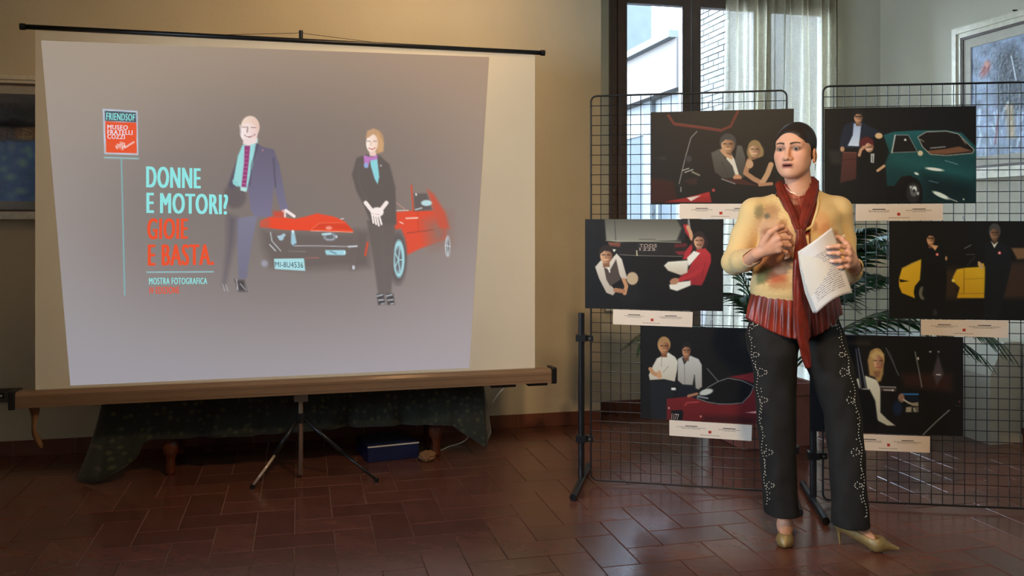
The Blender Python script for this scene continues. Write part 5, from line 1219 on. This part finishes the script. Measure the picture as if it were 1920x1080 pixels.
bd.cone(L(1480, 385, B0+.02), SHR, .04, .042, .03); bd.cone(L(1520, 385, B0+.02), SHL, .04, .042, .03)
bd.cone(SHR, ELR, .042, .034, .02); bd.cone(ELR, L(1404, 487, -.08), .034, .028, .02); bd.cone(SHL, ELL, .042, .034, .02); bd.cone(ELL, L(1598, 503, -.11), .032, .026, .02)
RA = L(1472, 985, .125); LA = L(1602, 992, .03)       # ankles
bd.cone(L(1450, 635, B0), L(1456, 790, .085), .070, .050, .03); bd.cone(L(1456, 790, .085), RA, .050, .026, .02)
bd.cone(L(1537, 635, B0), L(1580, 790, .045), .070, .050, .03); bd.cone(L(1580, 790, .045), LA, .050, .026, .02)
# feet on high heels
rheel = L(1473, 992, .16); rball = L(1472, 1018, .03); rtoe = L(1471.5, 1027, -.008)
lheel = L(1578, 988, .045); lball = L(1645, 1024, -.028); ltoe = L(1684, 1032, -.046)
for an, he, ba, to in ((RA, rheel, rball, rtoe), (LA, lheel, lball, ltoe)):
    bd.cone(an, he+np.array([0, 0, .012]), .027, .024, .02); bd.cone(an, ba+np.array([0, 0, .010]), .027, .020, .025); bd.cone(he+np.array([0, 0, .01]), ba+np.array([0, 0, .010]), .021, .021, .02); bd.cone(ba+np.array([0, 0, .008]), ba+(to-ba)*.55+np.array([0, 0, .006]), .021, .010, .01)
bco, bfc = bd.nets(); bcol = np.tile(SK*np.array([.92, .86, .82]), (len(bco), 1))
cos_, fs_, cols_ = [], [], []; n0 = 0
for a_, b_, c_ in ((headco, headf, headcol), (rco, rfc, rcol), (lco, lfc, lcol), (bco, bfc, bcol)): cos_.append(a_); fs_.append(b_+n0); cols_.append(c_); n0 += len(a_)
body = link('body', np_mesh('body', np.concatenate(cos_), np.concatenate(fs_), np.concatenate(cols_), M['skin']), None, woman)
# eyes
for s_ in (-1, 1):
    n = 28; v = []; fa = []; cc = []
    for i in range(n+1):
        a_ = math.pi*i/n
        for j in range(n):
            b_ = 2*math.pi*j/n; v.append((math.sin(a_)*math.cos(b_), -math.cos(a_), math.sin(a_)*math.sin(b_)))
            cc.append(lin((8, 6, 6)) if a_ < .3 else (lin((38, 24, 18)) if a_ < .55 else lin((166, 148, 138))))
    for i in range(n):
        for j in range(n): fa.append((i*n+j, (i+1)*n+j, (i+1)*n+(j+1) % n, i*n+(j+1) % n))
    v = np.array(v)*.0126; q_ = R(0); x_ = v[:, 0]*math.cos(q_)+v[:, 1]*math.sin(q_); y_ = -v[:, 0]*math.sin(q_)+v[:, 1]*math.cos(q_); v = np.stack([x_, y_, v[:, 2]], 1)
    v = h2l(v+np.array([.0325*s_, -.0782, -.0005]))
    if not M.get('eye'): M['eye'] = mat('eye', (0, 0, 0, 1), .12, .6, vcol=True)
    link('eye', np_mesh('eye', v, np.array(fa), np.array(cc), M['eye']), None, woman)
# hair, combed back
hr = SDF((-.11, -.13, -.10), (.11, .16, .15), .0024)
hr.ell((0, .020, .037), (.0785, .0985, .0845), .01); hr.ell((0, -.043, .037), (.066, .051, .058), .02); hr.ell((0, .075, .0), (.055, .045, .06), .03); hr.ell((0, .112, -.01), (.034, .03, .036), .02)
hr.ell((0, -.112, -.022), (.0580, .090, .083), .022, 's'); hr.ell((0, -.058, -.095), (.12, .10, .075), .012, 's')
for s_ in (-1, 1): hr.ell((.085*s_, .008, -.040), (.018, .024, .034), .008, 's')
hr.op((-.2, -.2, -.2), (.2, .2, .2), lambda X, Y, Z: .0011*np.sin(X*420+Z*90)+0*Y+hr.F, .0005, 'i') if False else None
co, f = hr.nets()
link('hair', np_mesh('hair', h2l(co), f, None, M['hair']), None, woman)
ws = h2l([[.079, .010, .012], [.083, .004, -.03], [.084, .002, -.06], [.082, 0, -.088]])
MB().tube([tuple(p) for p in ws], [.002, .0022, .0018, .0008], 6).build('hair_strand', M['hair'], woman, smooth=True)
ear = h2l([[.0845, .001, -.057]])[0]
bm = bmesh.new(); bmesh.ops.create_icosphere(bm, subdivisions=2, radius=.0045); me = bpy.data.meshes.new('earring'); bm.to_mesh(me); bm.free(); link('earring', me, M['stud'], woman, tuple(ear))
# ------------------------------------------------ trousers
def wr(X, Y, Z, a=.003): return a*(np.sin(Z*13+X*24+2.2*np.sin(Z*7+1))*np.sin(X*36+Y*21+Z*5)+.45*np.sin(Z*29-X*41+Y*30+2*np.sin(X*20)))*np.clip((1.0-Z)/.2, .1, 1)
tr = SDF((-.30, -.16, .06), (.36, .26, 1.02), .0042)
def legsec(rows):
    out = []
    for py, xl, xr_, dy, ry in rows:
        a_ = L(xl, py, dy); b_ = L(xr_, py, dy); out.append((a_[2], (a_[0]+b_[0])/2, dy, (b_[0]-a_[0])/2, ry))
    return out
RL = [(575, 1416, 1500, B0, .10), (600, 1408, 1498, B0, .105), (628, 1400, 1497, B0, .108), (660, 1405, 1494, B0, .105), (700, 1414, 1491, .065, .094), (780, 1421, 1489, .08, .083), (860, 1427, 1490, .095, .08), (930, 1432, 1494, .11, .082), (961, 1435, 1497, .116, .084)]
LL = [(575, 1492, 1562, B0, .10), (600, 1493, 1570, B0, .105), (628, 1494, 1582, B0, .108), (660, 1504, 1590, B0-.005, .104), (700, 1520, 1600, .05, .096), (780, 1546, 1614, .04, .085), (860, 1555, 1620, .032, .08), (930, 1559, 1625, .028, .082), (983, 1561, 1630, .025, .084)]
tr.loft(legsec(RL), .004, disp=wr, p=2.2); tr.loft(legsec(LL), .012, disp=wr, p=2.2)
tr.ell(L(1496, 622, B0), (.075, .098, .052), .02); co, f = tr.nets(); TM = np_mesh('trousers', co, f, None, M['denim']); trous = link('trousers', TM, None, woman)
bv = BVHTree.FromPolygons([Vector(p) for p in co], [tuple(q) for q in f])
CL = Vector((-(1500-960)*DP/F, -DP, H))             # the viewer in the figure's frame, used only to find the seam line on the cloth
studs = MB(); rs = random.Random(9)
ico = bmesh.new(); bmesh.ops.create_icosphere(ico, subdivisions=1, radius=1.0); ico.verts.ensure_lookup_table(); iv = [v.co.copy() for v in ico.verts]; ifa = [tuple(v.index for v in fc.verts) for fc in ico.faces]; ico.free()
def stud(px, py, r=.0026):
    p = Vector(L(px, py, 0)); d = (p-CL).normalized(); h_ = bv.ray_cast(CL, d)
    if h_[0] is None: return
    c = h_[0]+h_[1]*(.4*r if h_[1].dot(d) < 0 else -.4*r); studs.add([c+v*r for v in iv], ifa)
def seam(rows, side):
    Z_ = [r_[0] for r_ in rows]; X_ = [r_[1] if side < 0 else r_[2] for r_ in rows]
    y = 592
    while y < rows[-1][0]-12:
        x = np.interp(y, Z_, X_); stud(x-side*(5+2.2*math.sin(y*.11)), y); 
        if rs.random() < .3: stud(x-side*(9+3*math.sin(y*.07)), y+2)
        y += 5.6
    for yc_, n_, w_ in ((608, 9, 6), (665, 8, 7), (698, 12, 11), (750, 9, 9), (848, 9, 10), (910, 10, 9)):
        x = np.interp(yc_, Z_, X_)-side*(w_+5)
        for k in range(n_):
            a_ = 2*math.pi*k/n_; stud(x+w_*.8*math.cos(a_), yc_+w_*.55*math.sin(a_)*(1+.4*math.cos(3*a_)))
seam(RL, -1); seam(LL, 1)
so_ = studs.build('studs', M['stud'], trous); so_['kind'] = 'stuff'
# ------------------------------------------------ blouse: collar part, flared hem
RC = np.array(lin((112, 40, 28)))
bl = SDF((-.25, -.15, .84), (.25, .24, 1.56), .004)
BS = []
for py, xl, xr_, ry in ((640, 1396, 1580, .142), (605, 1399, 1578, .136), (575, 1404, 1574, .128), (545, 1411, 1570, .118), (500, 1424, 1560, .104), (450, 1428, 1566, .118), (415, 1428, 1570, .108), (385, 1448, 1552, .082), (362, 1458, 1540, .066), (344, 1463, 1531, .060)):
    a_ = L(xl, py, B0); b_ = L(xr_, py, B0); BS.append((a_[2], (a_[0]+b_[0])/2, B0+(.012 if py < 400 else 0), (b_[0]-a_[0])/2, ry))
def pleat(X, Y, Z): th = np.arctan2(Y-B0, X+.02); w_ = np.clip((1.08-Z)/.16, 0, 1); return .0045*w_*np.sin(th*34)+.003*w_*np.sin(th*13+Z*20)
bl.loft(BS, .005, disp=pleat)
def hemcut(X, Y, Z):                                # shirt-tail hem: deepest in the middle of the front
    u = np.clip((X+.03)/.20, -1, 1); return (Z-(L(1500, 632)[2]+.088*np.abs(u)**1.7-.0*Y))
bl.op((-.3, -.3, .80), (.3, .3, 1.05), lambda X, Y, Z: -hemcut(X, Y, Z)+0*Y, .004, 'i')
# open neck
nk = L(1494, 352, -.02); vb = L(1500, 396, -.05)
bl.cone(h2l([[0.0, -.004, -.06]])[0], h2l([[.008, .02, -.19]])[0], .052, .050, .004, 's')
bl.chain([L(1492, 340, -.03), L(1497, 368, -.03), L(1502, 398, -.045)], [.040, .032, .012], .004, 's')
co, f = bl.nets()
th = np.arctan2(co[:, 1]-B0, co[:, 0]+.02); stp = .5+.5*np.sin(th*42+1.5*np.sin(th*7)); stp = stp**3
c_ = RC*(1+.9*stp[:, None]*np.array([1, .8, .7])); c_ *= (1+.25*np.sin(co[:, 2:3]*40+co[:, :1]*30))
link('blouse', np_mesh('blouse', co, f, np.clip(c_, 0, 1), M['satin']), None, woman)
# ------------------------------------------------ cardigan
cg = SDF((-.36, -.22, 1.00), (.33, .26, 1.50), .0036)
CS = []
for py, xl, xr_, ry in ((562, 1413, 1568, .122), (549, 1408, 1572, .130), (530, 1408, 1571, .134), (500, 1415, 1567, .128), (455, 1421, 1573, .134), (425, 1420, 1578, .128), (400, 1420, 1580, .112), (383, 1438, 1565, .092), (368, 1455, 1545, .074), (356, 1466, 1532, .06)):
    a_ = L(xl, py, B0); b_ = L(xr_, py, B0); CS.append((a_[2], (a_[0]+b_[0])/2, B0+(.012 if py < 400 else 0), (b_[0]-a_[0])/2, ry))
def wrk(X, Y, Z): return .0028*(np.sin(Z*44+X*16+1.5*np.sin(X*22))*np.sin(X*24+1.2)+.5*np.sin(Z*80-X*30+Y*10))
cg.loft(CS, .006, disp=wrk)
for px in (1462, 1533): cg.ell(L(px, 447, B0-.075), (.062, .058, .062), .05)
cg.cone(L(1476, 380, B0+.02), SHR, .048, .053, .035); cg.cone(L(1526, 379, B0+.02), SHL, .048, .053, .035)
CUR = L(1413, 481, -.115); CUL = L(1602, 499, -.15)
cg.chain([SHR, L(1396, 443, B0+.03), ELR, L(1393, 489, -.02), CUR], [.056, .053, .048, .044, .036], .022)
cg.chain([SHL, L(1579, 450, B0+.02), ELL, L(1595, 509, -.05), CUL], [.056, .052, .046, .042, .034], .022)
def foldarm(X, Y, Z): return 0
cg.cone(L(1418, 477, -.145), L(1406, 485, -.105), .028, .028, .004, 's'); cg.cone(L(1601.5, 494, -.19), L(1606, 506, -.13), .026, .026, .004, 's')
# V neck
vtx = [(L(1452, 345)[0], L(1452, 345)[2]), (L(1540, 345)[0], L(1540, 345)[2]), (L(1531, 385)[0], L(1531, 385)[2]), (L(1503, 443)[0], L(1503, 443)[2]), (L(1476, 400)[0], L(1476, 400)[2])]
def vcut(X, Y, Z):
    d = None; n = len(vtx)
    for i in range(n):
        a_ = vtx[i]; b_ = vtx[(i+1) % n]; ex, ez = b_[0]-a_[0], b_[1]-a_[1]; l_ = math.hypot(ex, ez)
        q = ((X-a_[0])*(-ez)+(Z-a_[1])*ex)/l_; d = q if d is None else np.maximum(d, q)
    return np.maximum(d, Y-(B0+.045))
cg.op((-.2, -.3, 1.2), (.2, .2, 1.6), vcut, .004, 's')
cg.cone(h2l([[0.0, .01, -.10]])[0], h2l([[.010, .03, -.22]])[0], .066, .062, .006, 's')
def gap(X, Y, Z): x0 = L(1508, 500)[0]; return np.maximum(np.abs(X-x0-.012*(1.28-Z))-.004, Y-B0)
cg.op((-.1, -.3, .95), (.15, .1, 1.32), gap, .003, 's')
co, f = cg.nets(); base = np.array(lin((232, 200, 140))); col = np.tile(base, (len(co), 1))
pxs, pys = 960+F*(co[:, 0]+(1500-960)*DP/F)/(DP+co[:, 1]), HZ+(H-co[:, 2])*F/(DP+co[:, 1])
fr_ = np.clip((.05-co[:, 1])/.04, 0, 1)
nzv = lambda a, b, c: .5+.5*np.sin(pxs*a+3*np.sin(pys*b))*np.sin(pys*c+2*np.sin(pxs*b*.7))
def blob(cx, cy, rx, ry, c, k=.8):
    d = ((pxs-cx)/(rx*1.25))**2+((pys-cy)/(ry*1.25))**2; d = d*(.75+.5*nzv(.35, .21, .4)); blend(min(1, k*1.2)*np.exp(-d**2)*fr_, c)
for b_ in ((1450, 470, 40, 42, (208, 148, 120), .75), (1440, 420, 20, 22, (206, 158, 122), .65), (1424, 396, 9, 12, (140, 128, 92), .75), (1447, 396, 12, 14, (186, 142, 98), .8), (1438, 405, 5, 5, (110, 104, 80), .8), (1468, 425, 7, 12, (162, 104, 62), .7), (1440, 434, 10, 6, (150, 84, 60), .6), (1433, 512, 16, 12, (112, 100, 62), .9), (1427, 523, 9, 9, (142, 138, 84), .8), (1459, 524, 17, 14, (186, 98, 64), .8), (1462, 507, 8, 6, (226, 172, 140), .7), (1478, 480, 10, 14, (96, 70, 50), .7), (1470, 535, 20, 6, (206, 158, 106), .6),
           (1540, 418, 16, 20, (226, 166, 108), .7), (1528, 425, 5, 8, (168, 112, 70), .7), (1547, 430, 10, 10, (214, 146, 96), .7), (1565, 438, 6, 6, (172, 108, 76), .6)): blob(*b_)
bandm = np.zeros(len(co)); 
rib = np.clip((pys-538)/5, 0, 1)*(co[:, 2] < L(1500, 535)[2]); col *= (1-.12*rib*(.5+.5*np.sin(np.arctan2(co[:, 1]-B0, co[:, 0])*150)))[:, None]
link('cardigan', np_mesh('cardigan', co, f, np.clip(col, 0, 1), M['knit']), None, woman)
# button band along the V
for pts in ([(1457, 352, .0), (1466, 378, -.035), (1480, 408, -.062), (1503, 446, -.082)], [(1534, 350, .0), (1528, 380, -.035), (1518, 412, -.062), (1504, 446, -.082)]):
    q = [L(a_, b_, c_) for a_, b_, c_ in pts]
    hits = []
    for i in range(len(q)-1):
        for k in range(8):
            hits.append(q[i]+(q[i+1]-q[i])*k/8)
    bvc = BVHTree.FromPolygons([Vector(p) for p in co], [tuple(x) for x in f]) if 'bvc' not in globals() else bvc
    out = []
    for p in hits:
        n_ = bvc.find_nearest(Vector(p)); out.append(tuple(n_[0]) if n_[0] is not None else tuple(p))
    sm2 = [tuple((np.array(out[max(i-1, 0)])+np.array(out[i])*2+np.array(out[min(i+1, len(out)-1)]))/4) for i in range(len(out))]
    MB().tube(sm2, .0062, 8).build('neck_band', mat('knit_band', sc(226, 196, 136), .85, .15, bump=.3, bscale=500) if 'knit_band' not in bpy.data.materials else bpy.data.materials['knit_band'], woman, smooth=True)
# ------------------------------------------------ scarf tie of the blouse
M['tie'] = mat('russet_tie', sc(118, 40, 26), .33, .45, noise=.3, nscale=30)
def ribbon(rows, name, thick=.005):
    P = []
    n_ = len(rows); fine = []
    for i in range(n_-1):
        for k in range(6):
            t = k/6; fine.append([rows[i][j]*(1-t)+rows[i+1][j]*t for j in range(4)])
    fine.append(list(rows[-1]))
    for px, py, w_, dy in fine:
        row = []
        for j in range(9):
            u = j/8-.5; row.append(L(px+u*w_, py, dy-.010*math.cos(u*math.pi)+.003*math.cos(u*17+py*.03)))
        P.append(row)
    o = MB().grid(P).build(name, M['tie'], woman, smooth=True); o.modifiers.new('s', 'SOLIDIFY').thickness = thick; return o
ribbon([(1466, 338, 8, .085), (1460, 345, 12, .05), (1464, 358, 15, .022), (1475, 380, 19, -.012), (1488, 408, 18, -.048), (1499, 436, 14, -.085)], 'tie_collar', .003)
ribbon([(1520, 332, 10, .09), (1526, 340, 17, .055), (1524, 354, 22, .022), (1518, 378, 24, -.014), (1510, 405, 21, -.048), (1502, 436, 14, -.087)], 'tie_collar', .003)
ribbon([(1500, 428, 13, -.102), (1501, 450, 17, -.112), (1500, 490, 22, -.116), (1499, 540, 23, -.112), (1500, 590, 24, -.108), (1504, 630, 22, -.10), (1511, 665, 17, -.085), (1516, 690, 8, -.075)], 'tie_end')
ribbon([(1503, 430, 12, -.100), (1508, 470, 14, -.108), (1508, 530, 16, -.106), (1510, 590, 16, -.104), (1512, 640, 12, -.09)], 'tie_end')
bm = bmesh.new(); bmesh.ops.create_icosphere(bm, subdivisions=2, radius=.014); me = bpy.data.meshes.new('tie_knot'); bm.to_mesh(me); bm.free()
kn_ = link('tie_knot', me, M['tie'], woman, tuple(L(1501, 434, -.103)), smooth=True); kn_.scale = (1, .7, 1.25)
ncl = [L(1474, 352, -.012), L(1482, 360, -.03), L(1492, 364, -.037), L(1502, 362, -.032), L(1509, 355, -.018)]
MB().tube([tuple(p) for p in ncl], .0012, 5).build('necklace', M['stud'], woman)
wv = L(1414, 481, -.14)
# ------------------------------------------------ pumps
def pump(an, he, ba, to, name):
    g = SDF(np.minimum.reduce([he, ba, to])-np.array([.06, .06, .12]), np.maximum.reduce([he, ba, to, an])+.05, .0024)
    dz = np.array([0, 0, 1.0]); dirf = (to-he)*np.array([1, 1, 0]); dirf /= np.linalg.norm(dirf)
    he2 = he+dz*.012; 
    g.cone(he2, ba+dz*.010, .0285, .032, .02); g.cone(ba+dz*.012, to+dz*.007, .032, .006, .02); g.cone(he2, he2+dz*.014-dirf*.004, .027, .026, .01)
    # opening for the foot
    g.cone(he2+dz*.036, ba-dirf*.012+dz*.044, .026, .026, .006, 's')
    # flat underside at the front, shank at the back
    g.op(g.lo, g.lo+g.n*g.h, lambda X, Y, Z: .0025-Z+0*X+0*Y, .002, 'i')
    hb = he-dirf*.012
    g.cone(np.array([hb[0]+dirf[0]*.006, hb[1]+dirf[1]*.006, .004]), hb+dz*.0, .0038, .0095, .010)
    co, f = g.nets(); co[:, 2] = np.maximum(co[:, 2], 0.0012)
    return link(name, np_mesh(name, co, f, None, M['shoe']), None, woman)
pump(RA, rheel, rball, rtoe, 'shoe'); pump(LA, lheel, lball, ltoe, 'shoe')
# ------------------------------------------------ the papers in the hand
def sheetmat():
    m = mat('printed_paper', sc(226, 220, 214), .7, .2); n = m.node_tree.nodes; l = m.node_tree.links; b = n['Principled BSDF']
    uv = n.new('ShaderNodeUVMap'); sp = n.new('ShaderNodeSeparateXYZ'); l.new(uv.outputs[0], sp.inputs[0])
    def math_(op, a, bb=None):
        x = n.new('ShaderNodeMath'); x.operation = op
        for i, v in enumerate((a, bb)):
            if v is None: continue
            if isinstance(v, (int, float)): x.inputs[i].default_value = v
            else: l.new(v, x.inputs[i])
        return x.outputs[0]
    rows = math_('FRACT', math_('MULTIPLY', sp.outputs['Y'], 34.0)); ln = math_('LESS_THAN', rows, .42)
    mx_ = math_('MULTIPLY', math_('GREATER_THAN', sp.outputs['X'], .12), math_('LESS_THAN', sp.outputs['X'], .88)); my = math_('MULTIPLY', math_('GREATER_THAN', sp.outputs['Y'], .1), math_('LESS_THAN', sp.outputs['Y'], .72))
    mp = n.new('ShaderNodeMapping'); mp.inputs['Scale'].default_value = (60, 34, 1); l.new(uv.outputs[0], mp.inputs[0]); wn_ = n.new('ShaderNodeTexNoise'); wn_.inputs['Scale'].default_value = 1.0; l.new(mp.outputs[0], wn_.inputs['Vector'])
    wd = math_('GREATER_THAN', wn_.outputs['Fac'], .46)
    k = math_('MULTIPLY', math_('MULTIPLY', ln, mx_), math_('MULTIPLY', my, wd))
    mx = n.new('ShaderNodeMix'); mx.data_type = 'RGBA'; l.new(k, mx.inputs[0]); mx.inputs[6].default_value = sc(226, 220, 214); mx.inputs[7].default_value = sc(132, 126, 124); l.new(mx.outputs[2], b.inputs['Base Color'])
    return m
M['sheet'] = sheetmat()
papers = empty('paper_stack', woman.location, -TH, 'curled printed sheets of paper held in front of the cardigan', 'papers')
def sheet(dx, dyo, printed, k):
    A_ = [(1501, 472), (1505, 500), (1515, 545), (1531, 587)]; B_ = [(1560, 426), (1571, 462), (1584, 505), (1598, 549)]
    P = []; uvs = []
    for i in range(25):
        t = i/24
        a_ = np.array([np.interp(t, [0, .33, .66, 1], [q[j] for q in A_]) for j in (0, 1)]); b_ = np.array([np.interp(t, [0, .33, .66, 1], [q[j] for q in B_]) for j in (0, 1)])
        row = []
        for j in range(25):
            s_ = j/24; p = a_*(1-s_)+b_*s_; sag = 10*math.sin(s_*math.pi)*(t-.15); p = p+np.array([0, -sag*.9])
            dy = -.262+.035*(1-s_)**2-.018*math.sin(s_*math.pi)+.028*t*(s_-.6)+dyo+.004*math.sin(t*5+k)
            row.append(L(p[0]+dx*(1-s_)-.3*k*t, p[1]+.8*k*math.sin(t*3), dy)); uvs.append((s_, 1-t))
        P.append(row)
    me = MB().grid(P).mesh('sheet'); ul = me.uv_layers.new(name='UVMap')
    for lp_ in me.loops: ul.data[lp_.index].uv = uvs[lp_.vertex_index]
    o = link('sheet', me, M['sheet'] if printed else M['paper'], papers, smooth=True); o.modifiers.new('s', 'SOLIDIFY').thickness = .0006
for k in range(5): sheet(-k*1.3, k*.0035, k == 0, k)
P = []
for i in range(13):
    t = i/12; P.append([L(1566+18*j/8, 442+14*t+2*math.sin(j*.6), -.225+.012*math.sin(j/8*math.pi)) for j in range(9)])
o = MB().grid(P).build('folded_sheet', M['card'], papers, smooth=True); o.modifiers.new('s', 'SOLIDIFY').thickness = .0012
